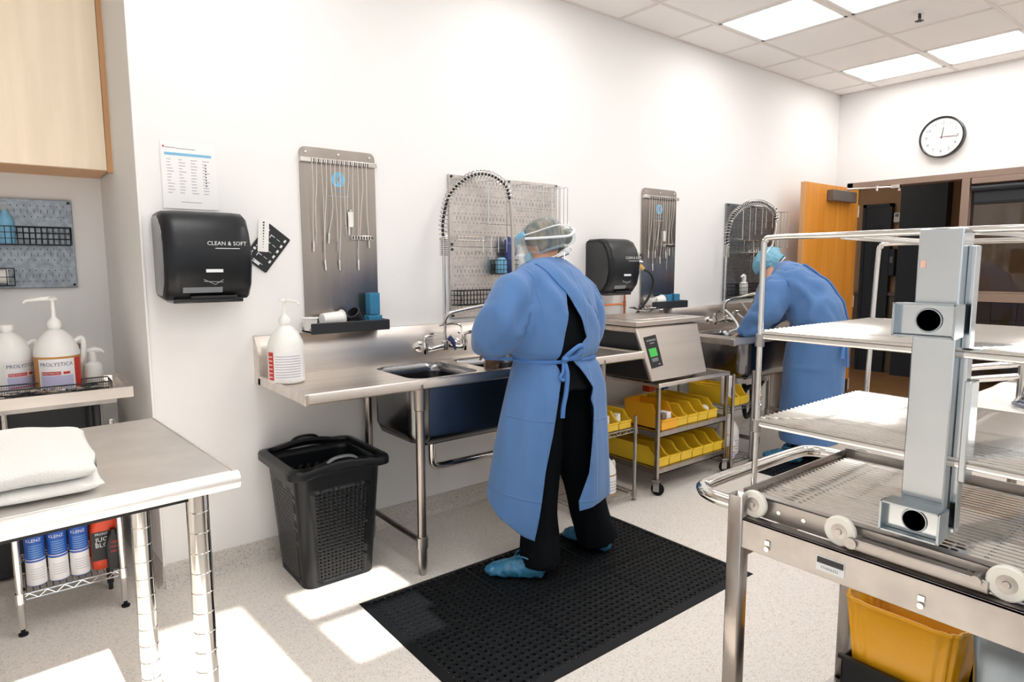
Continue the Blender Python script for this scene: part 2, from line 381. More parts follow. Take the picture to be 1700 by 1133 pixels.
for (k, j) in sorted(lights):
    x0 = 3.997+k*.5755; y1 = -.347-j*.6285; x1 = x0+.5755; y0 = y1-.6285
    if x0 < X0 or y0 < Y0 or x1 > XF: continue
    t = thing('ceiling_light', names.get((k, j), 'square ceiling light panel out of view over the room'), 'ceiling light', ((x0+x1)/2, (y0+y1)/2, H), 'recessed ceiling lights' if (k, j) in names else 'recessed ceiling lights out of view')
    f = MB()
    for a, c in (((x0+.012, y0+.012), (x0+.035, y1-.012)), ((x1-.035, y0+.012), (x1-.012, y1-.012)), ((x0+.012, y0+.012), (x1-.012, y0+.035)), ((x0+.012, y1-.035), (x1-.012, y1-.012))):
        f.box((a[0], a[1], H-.001), (c[0], c[1], H+.018))
    obj('frame', f, 'white', t)
    obj('diffuser', MB().box((x0+.033, y0+.033, H+.004), (x1-.033, y1-.033, H+.010)), 'panel', t)
t = thing('sprinkler_head', 'small chrome fire sprinkler on a ceiling tile', 'sprinkler', (4.27, -1.28, H))
obj('escutcheon', MB().lathe((4.27, -1.28, H-.012), [(.0, .012), (.035, .012), (.03, .002), (.01, 0)], 16), 'white', t)
s = MB().cyl((4.27, -1.28, H-.04), (4.27, -1.28, H), .007, 8)
s.tube([(4.255, -1.28, H-.012), (4.25, -1.28, H-.035), (4.27, -1.28, H-.055)], .003, 6).tube([(4.285, -1.28, H-.012), (4.29, -1.28, H-.035), (4.27, -1.28, H-.055)], .003, 6)
obj('frame_arms', s, 'dark', t)
d = MB().lathe((4.27, -1.28, H-.058), [(.0, 0), (.018, 0), (.018, .003), (0, .003)], 12)
for k in range(8): a = k*PI/4; d.cb((4.27+.022*math.cos(a), -1.28+.022*math.sin(a), H-.0565), (.008, .005, .003))
obj('deflector', d, 'dark', t)

# ---- open door leaf, parallel to the long wall
t = thing('open_door', 'orange oak-veneered door standing open against the long wall', 'door', (XF, -.19, 0))
obj('leaf', MB().box((4.95, -.235, .012), (XF-.02, -.19, 2.105)), 'door', t, bevel=.002)
obj('kick_plate', MB().box((4.97, -.239, .02), (XF-.04, -.234, .30)), 'dark', t)
obj('edge_band', MB().box((4.944, -.234, .012), (4.951, -.191, 2.105)), 'wood2', t)
cl = obj('closer', MB().box((5.32, -.295, 1.965), (5.77, -.235, 2.06)), 'clos', t, bevel=.004)
obj('closer_arm', MB().box((5.62, -.275, 2.063), (5.65, -.245, 2.085)).tube([(5.635, -.26, 2.083), (5.88, -.42, 2.098)], .009, 8).tube([(5.88, -.42, 2.10), (5.945, -.56, 2.10)], .009, 8), 'steel', cl)
obj('closer_bracket', MB().cyl((5.88, -.42, 2.07), (5.88, -.42, 2.115), .014, 10).box((5.90, -.60, 2.085), (5.945, -.53, 2.115)).box((5.925, -.6, 2.06), (5.945, -.58, 2.1)), 'steel', cl)
for z in (.25, 1.05, 1.9): obj('hinge', MB().cyl((XF-.02, -.241, z-.055), (XF-.02, -.241, z+.055), .008, 8), 'steel', t)
lv = MB().cyl((5.01, -.235, 1.0), (5.01, -.29, 1.0), .010, 10).tube([(5.01, -.285, 1.0), (5.05, -.29, 1.0), (5.12, -.29, 1.0)], .010, 8); lv.lathe((5.01, -.245, 1.0), [(.0, 0), (.028, 0), (.028, .010), (0, .010)], 16, 'Y')
obj('lever_handle', lv, 'steel', t)
# ---- wall clock
ck = (XF, -.897, 2.482)
t = thing('wall_clock', 'round white-faced wall clock with black rim above the doorway', 'clock', ck)
def disc(r0, x0, x1, m, name, r1=None):
    return obj(name, MB().lathe((XF, ck[1], ck[2]), [(0, -x0), (r0, -x0), (r1 or r0, -x1), (0, -x1)], 40, 'X'), m, t)
disc(.170, 0, .035, 'blackgloss', 'case', .166); 
obj('rim', MB().loft([[V((XF-x, ck[1]+r*math.cos(a*PI/24), ck[2]+r*math.sin(a*PI/24))) for a in range(48)] for r, x in ((.170, .03), (.172, .045), (.164, .05), (.156, .046), (.156, .03))], caps=False), 'blackgloss', t)
disc(.157, .034, .038, 'paper', 'dial')
nm = MB()
for h in range(1, 13):
    a = h*PI/6; nm_ = text_mb(str(h), .036, (XF-.0385, ck[1]-.118*math.sin(a), ck[2]+.118*math.cos(a)), (0, -1, 0), (-1, 0, 0)); nm.add(nm_.v, nm_.f)
obj('numerals', nm, 'inkb', t)
mk = MB()
for h in range(60):
    a = h*PI/30; rr = .146
    mk.cb((0, 0, 0), (.0008, .0016, .010 if h % 5 == 0 else .005), Matrix.Translation((XF-.039, ck[1]-rr*math.sin(a), ck[2]+rr*math.cos(a))) @ Matrix.Rotation(a, 4, 'X'))
obj('minute_marks', mk, 'inkb', t)
def hand(name, ang, L, wd, m, back=.015, x=.041):
    obj(name, MB().box((-.0008, -wd/2, -back), (.0008, wd/2, L), Matrix.Translation((XF-x, ck[1], ck[2])) @ Matrix.Rotation(math.radians(ang), 4, 'X')), m, t)
hand('hour_hand', 8, .080, .006, 'inkb'); hand('minute_hand', 93, .115, .004, 'inkb', x=.043); hand('second_hand', 88, .12, .002, 'red', .045, x=.045)

# ---- corridor beyond the doorway
struct('wall_corridor', MB().box((8.5, -4.2, 0), (8.65, 2.1, H)), 'cwall')
struct('wall_corridor_left', MB().box((XF+.12, 1.55, 0), (8.5, 1.7, H)), 'cwall')
struct('wall_corridor_right', MB().box((XF+.12, -4.0, 0), (8.5, -3.9, H)), 'cgrey')
struct('ceiling_corridor', MB().box((XF+.12, -4.2, 2.75), (8.65, 2.1, 2.85)), 'ceil')
struct('floor_corridor', MB().box((XF+.13, -3.9, .001), (8.5, 1.55, .006)), 'cfloor')
wt = struct('trim_2', MB().box((8.44, -3.9, 1.0), (8.5, 1.55, 1.04)), 'ctile')
b = MB()
for i in range(22):
    for j in range(4): b.box((8.475, -3.85+i*.245, .02+j*.245), (8.5, -3.85+i*.245+.238, .02+j*.245+.238))
obj('wainscot_tile', b, 'ctile', wt, kind='stuff')
t = thing('corridor_door', 'dark door closed in the tan corridor wall beyond the doorway', 'door', (8.46, .60, 0))
obj('leaf', MB().box((8.43, .47, 0), (8.47, .75, 2.13)), 'cdark', t); obj('frame', MB().box((8.42, .44, 0), (8.5, .47, 2.17)).box((8.42, .75, 0), (8.5, .79, 2.17)).box((8.42, .44, 2.13), (8.5, .79, 2.17)), 'cdark', t)
obj('vision_panel', MB().box((8.425, .53, 1.2), (8.432, .66, 1.9)), 'dark', t)
single('dark_corridor_panel', MB().box((8.30, -.20, 0), (8.47, .30, 2.66)), 'cdark', 'tall near-black panel standing in the middle of the corridor view', 'panel', (8.4, .05, 0))
t = thing('fire_alarm', 'small beige alarm box high on the corridor wall', 'alarm', (8.47, .40, 1.98))
obj('housing', MB().box((8.455, .355, 1.93), (8.5, .43, 2.05)), 'white', t, bevel=.006); obj('strobe', MB().box((8.445, .375, 2.0), (8.456, .41, 2.035)), 'grey', t)
t = thing('wall_dispenser', 'dark narrow dispenser fixed to the corridor wall beside the black column', 'dispenser', (8.47, .415, 1.40))
obj('body', MB().box((8.42, .37, 1.25), (8.5, .455, 1.60)), 'black', t, bevel=.01); obj('window', MB().box((8.415, .395, 1.42), (8.421, .43, 1.5)), 'grey', t)
t = thing('door_sign', 'small dark sign on the tan corridor wall beside the oak door', 'sign', (8.49, .93, 1.62))
obj('plate', MB().box((8.485, .90, 1.55), (8.5, .97, 1.72)), 'cdark', t); obj('lettering', MB().box((8.482, .91, 1.60), (8.486, .96, 1.615)).box((8.482, .91, 1.64), (8.486, .96, 1.65)), 'greyp', t)
t = thing('corridor_counter', 'grey bench with a dark monitor seen through the corridor window', 'counter', (7.6, -1.7, 0))
obj('body', MB().box((7.4, -2.9, 0), (8.2, -1.45, .92)), 'cgrey', t); obj('top', MB().box((7.36, -2.95, .92), (8.22, -1.42, .96)), 'frame', t)
t = thing('corridor_monitor', 'black monitor on the bench behind the corridor window', 'monitor', (7.7, -1.75, .96))
obj('screen', MB().box((7.66, -2.0, 1.30), (7.70, -1.45, 1.62)), 'blackgloss', t, bevel=.005); obj('stand', MB().box((7.68, -1.75, .97), (7.71, -1.70, 1.32)).box((7.6, -1.83, .96), (7.78, -1.62, .975)), 'black', t)
t = thing('grey_equipment_case', 'taupe sloped equipment case on the bench behind the corridor window', 'case', (7.7, -2.3, .96))
obj('housing', MB().py([(7.5, .96), (8.0, .96), (8.0, 1.35), (7.7, 1.35)], -2.65, -2.05), 'cgrey', t, bevel=.01); obj('lid_line', MB().box((7.62, -2.64, 1.2), (7.64, -2.06, 1.215)), 'dark', t)
ld = bpy.data.lights.new('corridor_lamp', 'AREA'); lo = bpy.data.objects.new('corridor_lamp', ld); C.objects.link(lo); ld.shape = 'RECTANGLE'; ld.size = .6; ld.size_y = .6; ld.energy = 5; ld.color = (1, .84, .66); lo.location = (7.4, .7, 2.7)
# ================================================================ alcove on the left
t = thing('wall_cabinet', 'pale maple wall cabinet hanging at the upper left above the pegboard', 'cabinet', (-.7, .8, 1.83))
obj('carcass', MB().box((-1.3, .48, 1.84), (-.045, .80, 2.95)), 'wood2', t)
obj('door', MB().box((-.66, .458, 1.842), (-.047, .48, 2.95)), 'wood', t, bevel=.002)
obj('door', MB().box((-1.29, .458, 1.842), (-.665, .48, 2.95)), 'wood', t, bevel=.002)
obj('filler_strip', MB().box((-.045, .463, 1.835), (-.012, .50, 2.95)), 'wood2', t)
def pegboard(name, label, x0, x1, z0, z1, y, panels, pitch=.0254, pm='galv'):
    t = thing(name, label, 'pegboard', ((x0+x1)/2, y, z0))
    nx, nz = panels; W = (x1-x0)/nx; Hh = (z1-z0)/nz
    for i in range(nx):
        for j in range(nz):
            a, b_ = x0+i*W, z0+j*Hh
            p = obj('panel', MB().box((a+.001, y-.018, b_+.001), (a+W-.001, y-.002, b_+Hh-.001)), pm, t, bevel=.002)
            s = MB(); n = int((W-.03)/pitch); m = int((Hh-.03)/pitch)
            ox = a+(W-(n-1)*pitch)/2; oz = b_+(Hh-(m-1)*pitch)/2
            for r in range(m):
                for c in range(n):
                    X, Z = ox+c*pitch, oz+r*pitch
                    if r % 2 == 0 and c % 1 == 0: s.box((X-.0022, y-.0186, Z-.0022), (X+.0022, y-.0178, Z+.0022))
                    elif r % 4 == 1: s.box((X+pitch/2-.001, y-.0186, Z-.009), (X+pitch/2+.001, y-.0178, Z+.009))
            obj('peg_slots', s, 'slot', p, kind='stuff', smooth=0)
            s = MB()
            for X in (a+.014, a+W-.014):
                for Z in (b_+.014, b_+Hh-.014): s.cyl((X, y-.018, Z), (X, y-.026, Z), .007, 10)
            obj('screw_heads', s, 'dark', p)
    return t
def wire_basket(name, label, x0, x1, z0, z1, y0, y1, m='black', n=None, rows=4, group=None, r=.0016):
    b = MB(); n = n or int((x1-x0)/.022)
    for k in range(rows):
        z = z0+(z1-z0)*k/(rows-1); b.tube([(x0, y1, z), (x0, y0, z), (x1, y0, z), (x1, y1, z)], r*(1.5 if k in (0, rows-1) else 1), 5, closed=True)
    for i in range(n+1):
        x = x0+(x1-x0)*i/n; b.tube([(x, y1, z1), (x, y1, z0), (x, y0, z0), (x, y0, z1)], r, 4)
    m_ = max(2, int((y1-y0)/.025))
    for i in range(1, m_):
        y = y0+(y1-y0)*i/m_; b.tube([(x0, y, z1), (x0, y, z0), (x1, y, z0), (x1, y, z1)], r, 4)
    t = thing(name, label, 'basket', ((x0+x1)/2, y1, z0), group)
    obj('wire_frame', b, m, t); h = MB()
    for x in (x0+.2*(x1-x0), x0+.8*(x1-x0)): h.tube([(x, y1, z0+.01), (x, y1+.008, z1+.012), (x, y1+.014, z1+.012)], r*1.3, 5)
    obj('hooks', h, m, t); return t
pegboard('pegboard', 'grey galvanised pegboard under the maple wall cabinet', -.62, -.169, 1.303, 1.724, .80, (1, 1))
wire_basket('wire_basket', 'long black wire basket hooked on the left pegboard', -.62, -.185, 1.508, 1.59, .70, .782)
wire_basket('wire_basket', 'small black wire basket holding a white cup, low on the left pegboard', -.56, -.415, 1.318, 1.398, .69, .782, n=5, rows=3)
t = thing('spray_bottle', 'clear spray bottle of blue liquid standing in the long wire basket', 'bottle', (-.43, .745, 1.512))
obj('bottle', MB().lathe((-.43, .745, 1.512), [(.001, 0), (.03, 0), (.033, .01), (.033, .10), (.028, .12), (.014, .14), (.013, .15)], 18), 'ltblue', t)
obj('pump_head', MB().lathe((-.43, .745, 1.66), [(.001, 0), (.015, 0), (.015, .02), (.01, .028), (0, .03)], 14).box((-.475, .735, 1.683), (-.42, .755, 1.70)), 'film', t)
t = thing('white_cup', 'white cup lying in the small wire basket on the left pegboard', 'cup', (-.47, .735, 1.322))
obj('cup_body', MB().lathe((-.53, .735, 1.36), [(.022, 0), (.034, .09), (.036, .09), (.03, .086), (.020, .004), (0, .004)], 18, 'X'), 'white', t); obj('cup_rim', MB().tube([V((-.44, .735+.036*math.cos(a*PI/8), 1.36+.036*math.sin(a*PI/8))) for a in range(16)], .002, 5, closed=True), 'white', t)

# counter with marine edge
ct = thing('stainless_counter', 'narrow stainless counter with raised rim standing in the alcove', 'counter', (-.5, .25, 0))
b = MB().box((-1.0, .06, .868), (-.075, .47, .874))
prof = [(0, .874), (.012, .898), (.03, .90), (.03, .855), (.026, .855)]
for A, B_, n in (((-1.0, .085), (-.09, .085), (0, -1)), ((-.09, .085), (-.09, .45), (1, 0)), ((-.09, .45), (-1.0, .45), (0, 1))):
    b.add([V((A[0]+n[0]*d, A[1]+n[1]*d, z)) for d, z in prof]+[V((B_[0]+n[0]*d, B_[1]+n[1]*d, z)) for d, z in prof], [(i, i+5, (i+1) % 5+5, (i+1) % 5) for i in range(5)]+[(0, 1, 2, 3, 4), (9, 8, 7, 6, 5)])
b.box((-.09, .055, .855), (-.06, .085, .90)); b.box((-.09, .45, .855), (-.06, .48, .90))
obj('top', b, 'steel', ct)
obj('apron', MB().box((-1.0, .075, .835), (-.12, .09, .868)).box((-1.0, .45, .835), (-.12, .46, .868)), 'worn', ct)
for x, y in ((-.188, .14), (-.188, .42), (-.60, .14)):
    obj('leg', MB().cyl((x, y, .03), (x, y, .866), .013, 14).cyl((x, y, 0), (x, y, .03), .009, 10), 'dark', ct)
single('undercounter_cabinet', MB().box((-1.3, .50, .02), (-.175, .79, .80)).box((-1.28, .494, .05), (-.20, .50, .42)).box((-1.28, .494, .44), (-.20, .50, .78)), 'dark', 'dark grey cabinet against the alcove wall under the counter', 'cabinet', (-.7, .65, .02), bevel=.004)
# jugs
def jug(name, label, loc, sc=1, liquid=None, pump='tall', spout=PI, lab='enz', lrot=0, handle=True, cap='white', body='milky', group=None):
    """4 litre round-shouldered jug, origin at base"""
    t = thing(name, label, 'bottle', (0, 0, 0), group)
    pr_ = [(0, 0), (.070, 0), (.078, .008), (.078, .165), (.074, .185), (.056, .222), (.034, .248), (.021, .256), (.021, .272), (0, .272)]
    obj('body', MB().lathe((0, 0, 0), pr_, 28), body, t, local=True)
    if liquid: obj('liquid', MB().lathe((0, 0, 0), [(0, .002), (.0705, .002), (.0792, .010), (.0792, .150), (0, .150)], 28), liquid, t, local=True)
    if handle: obj('handle', MB().tube(cr_smooth([(.060, 0, .20), (.086, 0, .215), (.093, 0, .19), (.086, 0, .13), (.074, 0, .115)], 4), .010, 8), body, t, local=True)
    if lab:
        r = .0797
        def curved(a0, a1, z0, z1, rr, m, nm, par):
            n = 10; vs = [(rr*math.sin(a0+(a1-a0)*i/n), -rr*math.cos(a0+(a1-a0)*i/n), z) for z in (z0, z1) for i in range(n+1)]
            return obj(nm, MB().add(vs, [(i, i+1, i+n+2, i+n+1) for i in range(n)]), m, par, local=True)
        L = curved(-.9+lrot, .75+lrot, .018, .142, r, 'tlabel', 'label', t)
        if lab == 'enz':
            curved(.79+lrot, 1.25+lrot, .018, .142, r, 'red', 'side_label', t)
            curved(-.8+lrot, .65+lrot, .022, .075, r+.0004, 'lilac', 'print_block', L)
            curved(-.75+lrot, .1+lrot, .078, .092, r+.0006, 'red', 'print_band', L)
            curved(.2+lrot, .5+lrot, .080, .090, r+.0006, 'red', 'print_band', L)
            curved(-.7+lrot, .6+lrot, .030, .034, r+.0008, 'red', 'print_line', L)
            tm = text_mb('PROLYSTICA', .0205, (0, 0, .120), (1, 0, 0), (0, -1, 0)); 
            tm.v = [V((r*math.sin(v.x/r+lrot-.07)*1.008, -r*math.cos(v.x/r+lrot-.07)*1.008, v.z)) for v in tm.v]; obj('brand_lettering', tm, 'navy', L, local=True)
            tm = text_mb('ENZYMATIC', .0115, (0, 0, .0845), (1, 0, 0), (0, -1, 0)); tm.v = [V((r*math.sin(v.x/r+lrot-.33)*1.012, -r*math.cos(v.x/r+lrot-.33)*1.012, v.z)) for v in tm.v]; obj('lettering', tm, 'inkw', L, local=True)
        elif lab == 'lines':
            curved(-1.35+lrot, -.92+lrot, .018, .142, r, 'red', 'side_label', t)
            for i in range(9): curved(-.8+lrot, .65+lrot, .030+i*.0115, .0335+i*.0115, r+.0005, 'greyp', 'print_line', L)
            for i in range(6): curved(-1.3+lrot, -.98+lrot, .030+i*.018, .0335+i*.018, r+.0005, 'tlabel', 'print_line', L)
        elif lab == 'plain':
            for i in range(4): curved(-.8+lrot, .5+lrot, .040+i*.02, .046+i*.02, r+.0005, 'greyp', 'print_line', L)
    if pump == 'tall' or pump == 'short':
        hh = .115 if pump == 'tall' else .10
        p = obj('pump', MB().lathe((0, 0, .262), [(.024, 0), (.025, .02), (.020, .03), (.009, .042), (.008, .05), (.0065, hh), (0, hh)], 18), 'white', t, local=True)
        ca, sa = math.cos(spout), math.sin(spout)
        z = .262+hh
        obj('nozzle', MB().lathe((0, 0, z-.004), [(0, 0), (.017, .002), (.019, .008), (.012, .014), (0, .015)], 16).tube([(0, 0, z+.004), (.03*ca, .03*sa, z+.004), (.088*ca, .088*sa, z-.002), (.096*ca, .096*sa, z-.012)], [.009, .008, .005, .0045], 8), 'white', p, local=True)
    else: obj('cap', MB().lathe((0, 0, .266), [(0, 0), (.025, 0), (.025, .022), (.021, .024), (0, .024)], 20), cap, t, local=True)
    place(t, loc, sc=(sc, sc, sc)); return t
jug('detergent_jug', 'jug of amber enzymatic detergent with tall white pump on the alcove counter', (-.303, .27, .876), 1.04, 'amber', 'tall', PI+.1, 'enz', -.05)
jug('detergent_jug', 'pale capped detergent jug left of the amber one on the alcove counter', (-.462, .345, .876), 1.0, None, None, 0, 'enz', .62)
jug('detergent_jug', 'plain-labelled white jug cut by the left edge of the photo', (-.628, .345, .876), 1.0, None, None, 0, 'plain', .75)
def sprayer(name, label, loc, sc=1, ang=0):
    t = thing(name, label, 'bottle', (0, 0, 0))
    obj('body', MB().lathe((0, 0, 0), [(0, 0), (.034, 0), (.037, .006), (.037, .085), (.033, .10), (.016, .112), (.014, .12), (0, .12)], 22), 'white', t, local=True)
    obj('cap', MB().lathe((0, 0, .116), [(0, 0), (.019, 0), (.017, .035), (.012, .04), (0, .04)], 18), 'white', t, local=True)
    ca, sa = math.cos(ang), math.sin(ang)
    obj('nozzle', MB().tube([(-.02*ca, -.02*sa, .158), (.01*ca, .01*sa, .164), (.035*ca, .035*sa, .158), (.043*ca, .043*sa, .148)], [.010, .014, .009, .005], 10), 'white', t, local=True)
    place(t, loc, sc=(sc, sc, sc)); return t
sprayer('foam_bottle', 'small white foam pump bottle right of the amber jug', (-.175, .31, .876), 1.0, -.1)
t = thing('capped_bottle', 'brown-capped white bottle standing behind the small foam bottle', 'bottle', (-.215, .41, .876))
obj('body', MB().lathe((-.215, .41, .876), [(0, 0), (.035, 0), (.036, .13), (.03, .155), (.022, .165), (0, .165)], 18), 'white', t); obj('cap', MB().lathe((-.215, .41, 1.041), [(0, 0), (.03, 0), (.03, .02), (0, .02)], 18), 'frame', t)
# mesh tray with instruments
t = thing('mesh_tray', 'black wire mesh tray of instruments at the front of the alcove counter', 'tray', (-.4, .16, .876))
b = MB(); x0, x1, y0, y1, z0, z1 = -.68, -.13, .095, .235, .878, .925
b.tube([(x0, y0, z1), (x1, y0, z1), (x1, y1, z1), (x0, y1, z1)], .003, 6, closed=True).tube([(x0, y0, z0), (x1, y0, z0), (x1, y1, z0), (x0, y1, z0)], .002, 5, closed=True)
obj('rim', b, 'dark', t)
b = MB(); k = 0
for i in range(70):
    x = x0+(x1-x0)*i/69; b.tube([(x, y1, z1), (x, y1, z0), (x, y0, z0), (x, y0, z1)], .0006, 3)
for i in range(16):
    y = y0+(y1-y0)*i/15; b.tube([(x0, y, z1), (x0, y, z0), (x1, y, z0), (x1, y, z1)], .0006, 3)
for z in (.89, .902, .914): b.tube([(x0, y0, z), (x1, y0, z), (x1, y1, z), (x0, y1, z)], .0006, 3, closed=True)
obj('wire_mesh', b, 'dark', t, kind='stuff')
def scissor(loc, ang, L=.12, tilt=.06, label='', group=None, m='chrome'):
    t = thing('instrument_clamp', label, 'instrument', (0, 0, 0), group)
    b = MB()
    for s in (1, -1):
        b.tube(cr_smooth([(0, .003*s, .004), (.45*L, -.004*s, .004), (.5*L, .010*s, .004), (.85*L, .012*s, .004)], 3), [.002]*10, 5)
        b.tube([(L*.93+.011*math.cos(a*PI/5), .014*s+.009*math.sin(a*PI/5), .004) for a in range(10)], .002, 4, closed=True)
    obj('arms', b, m, t, local=True); obj('pivot', MB().cyl((.45*L, 0, 0), (.45*L, 0, .009), .004, 8), 'dark', t, local=True)
    place(t, loc, ang); t.rotation_euler = (0, -tilt, ang); return t
random.seed(3)
for i in range(16):
    scissor((-.65+.031*i+random.uniform(-.01, .01), .125+random.uniform(0, .06), .882+.002*(i % 3)+.004), random.uniform(-.9, .9)+(PI if i % 2 and i > 3 else 0), .10, random.uniform(.02, .16), 'steel clamp lying among the instruments in the black mesh tray', 'clamps in the mesh tray', 'chrome' if i % 3 else 'dark')

# wire shelving unit under the counter, on the left
def wire_shelf(par, x0, x1, y0, y1, z, m='chrome', dz=.022, r=.003):
    b = MB()
    for zz in (z, z-dz): b.tube([(x0, y0, zz), (x1, y0, zz), (x1, y1, zz), (x0, y1, zz)], r, 6, closed=True)
    def zig(A, B, n):
        A, B = V(A), V(B); pts = []
        for i in range(n+1): p = A.lerp(B, i/n); pts.append(p+V((0, 0, 0 if i % 2 else -dz)))
        b.tube(pts, r*.7, 5)
    zig((x0, y0, z), (x1, y0, z), max(4, int((x1-x0)/.028))); zig((x0, y1, z), (x1, y1, z), max(4, int((x1-x0)/.028)))
    zig((x1, y0, z), (x1, y1, z), max(4, int((y1-y0)/.028))); zig((x0, y0, z), (x0, y1, z), max(4, int((y1-y0)/.028)))
    s = obj('shelf', b, m, par)
    b = MB(); n = int((x1-x0)/.02)
    for i in range(1, n): x = x0+(x1-x0)*i/n; b.tube([(x, y0, z+r), (x, y1, z+r)], r*.55, 4)
    b.tube([(x0, (y0+y1)/2, z), (x1, (y0+y1)/2, z)], r*.9, 5)
    obj('deck_wires', b, m, s, kind='stuff')
def wire_unit(label, x0, x1, y0, y1, hh, shelves, m='chrome', foot='black', r=.0125, group=None, posts=None):
    t = thing('wire_shelving', label, 'shelf', ((x0+x1)/2, (y0+y1)/2, 0), group)
    for x in (x0, x1):
        for y in (y0, y1):
            p = obj('post', MB().cyl((x, y, .028), (x, y, hh), r, 14).lathe((x, y, hh), [(0, 0), (r*.9, 0), (r*.9, .004), (0, .007)], 12), m, t)
            obj('foot', MB().lathe((x, y, 0), [(0, 0), (r*1.3, 0), (r*1.3, .008), (r*.6, .012), (r*.6, .03), (0, .03)], 12), foot, p)
            for z in shelves: obj('collar', MB().cyl((x, y, z-.03), (x, y, z+.01), r*1.5, 14, r*1.25), m, p)
    for z in shelves: wire_shelf(t, x0, x1, y0, y1, z, m)
    return t
wire_unit('low chrome wire shelving unit holding cans under the alcove counter', -.50, -.160, -.07, .36, .79, (.160, .47))
def can(x, y, z, label, group=None):
    t = thing('spray_can', label, 'can', (x, y, z), group)
    c = (x, y, z); obj('body', MB().lathe(c, [(0, 0), (.031, 0), (.033, .004), (.033, .215), (.028, .226), (0, .226)], 24), 'canblue', t)
    def arc(z0, z1, m, nm, rr=.0334, a0=-PI, a1=PI, par=t):
        n = 20; return obj(nm, MB().add([(x+rr*math.sin(a0+(a1-a0)*i/n), y-rr*math.cos(a0+(a1-a0)*i/n), z+zz) for zz in (z0, z1) for i in range(n+1)], [(i, i+1, i+n+2, i+n+1) for i in range(n)]), m, par)
    L = arc(.004, .098, 'tlabel', 'label')
    arc(.106, .109, 'tlabel', 'print_line')
    for i in range(6): arc(.118+i*.009, .120+i*.009, 'ltblue', 'print_line', .0335, -.7, .8)
    for i in range(5): arc(.03+i*.010, .032+i*.010, 'greyp', 'print_line', .0338, -.6, .9, L)
    tm = text_mb('KLENZ', .017, (0, 0, .185), (1, 0, 0), (0, -1, 0)); tm.v = [V((x+.0338*math.sin(q.x/.033-.1), y-.0338*math.cos(q.x/.033-.1), z+q.z)) for q in tm.v]; obj('lettering', tm, 'inkw', t)
    obj('cap', MB().lathe((x, y, z+.226), [(0, 0), (.027, 0), (.025, .03), (.018, .034), (0, .034)], 18), 'white', t)
can(-.442, -.005, .166, 'blue and white spray can, leftmost of three on the low wire shelf'); can(-.370, -.005, .166, 'blue and white spray can, middle of three on the low wire shelf'); can(-.299, -.005, .166, 'blue and white spray can beside the orange bottle on the wire shelf')
t = thing('orange_bottle', 'orange-red bottle with black label on the low wire shelf', 'bottle', (-.205, .01, .166))
obj('body', MB().loft([[V((-.205+u, .01+v, z)) for u, v in rrect(-a, -.035, a, .035, .02)] for z, a in ((.166, .05), (.172, .055), (.33, .055), (.375, .045), (.40, .02), (.42, .017))]), 'redpl', t)
lb = obj('label', MB().box((-.258, -.0265, .205), (-.155, -.025, .325)), 'inkb', t)
tm = MB()
for s_, z, sz in (('FRONT', .315, .014), ('JUG', .292, .026), ('BLO', .268, .026)): q = text_mb(s_, sz, (-.222, -.0268, z), (1, 0, 0), (0, -1, 0)); tm.add(q.v, q.f)
obj('lettering', tm, 'inkw', lb)
obj('cap', MB().lathe((-.205, .01, .42), [(0, 0), (.02, 0), (.02, .025), (0, .025)], 16), 'black', t)
t = thing('black_bottle', 'small black bottle with red print right of the orange bottle', 'bottle', (-.178, -.045, .166))
obj('body', MB().loft([[V((-.183+u, -.046+v, z)) for u, v in rrect(-a, -.015, a, .015, .008)] for z, a in ((.166, .026), (.27, .029), (.30, .022), (.32, .010), (.335, .010))]), 'inkb', t)
tm = MB()
for i, s_ in enumerate(('GEL', 'MAX', 'PRO')): q = text_mb(s_, .014, (-.183, -.0625, .285-i*.02), (1, 0, 0), (0, -1, 0)); tm.add(q.v, q.f)
obj('lettering', tm, 'red', t)

# ---- foreground work table
TA = math.radians(4)
t = thing('work_table', 'stainless work table with rolled edge and grooved round legs in the foreground', 'table', (-.05, -1.45, 0), rz=0)
RT = Matrix.Translation((-.05, -1.45, 0)) @ Matrix.Rotation(TA, 4, 'Z')
b = MB().box((-1.35, .03, .878), (-.03, .72, .908), RT); obj('deck', MB().box((-1.35, .0, .896), (-.012, .74, .914), RT), 'tabletop', t, bevel=.004)
roll = [(.0, .914), (-.012, .912), (-.020, .903), (-.023, .893), (-.020, .882), (-.012, .873), (0, .870), (.004, .880), (.004, .905)]
f = lambda u, v, w: RT @ V((w, u, v)); obj('rolled_edge', MB().prism(roll, f, -1.35, .0), 'tabletop', t, smooth=60)
g = lambda u, v, w: RT @ V((-.003-u-.006, w, v)); obj('end_edge', MB().prism([(a*.6, z) for a, z in roll], g, -.01, .74), 'tabletop', t, smooth=60)
obj('under_frame', MB().box((-1.3, .05, .845), (-.10, .08, .88), RT).box((-1.3, .62, .845), (-.10, .65, .88), RT).box((-.125, .05, .845), (-.10, .65, .88), RT), 'dark', t)
for lx, ly in ((-.118, -1.325), (-.192, -.905), (-1.2, -1.40), (-1.25, -.95)):
    b = MB(); zs = [.0]; pr_ = [(.0, .0), (.022, 0), (.024, .03), (.0265, .032)]
    z = .04
    while z < .845: pr_ += [(.0265, z), (.0252, z+.0015), (.0265, z+.003)]; z += .0535
    pr_ += [(.0265, .845), (0, .845)]
    obj('leg', MB().lathe((lx, ly, 0), pr_, 24), 'chrome', t)
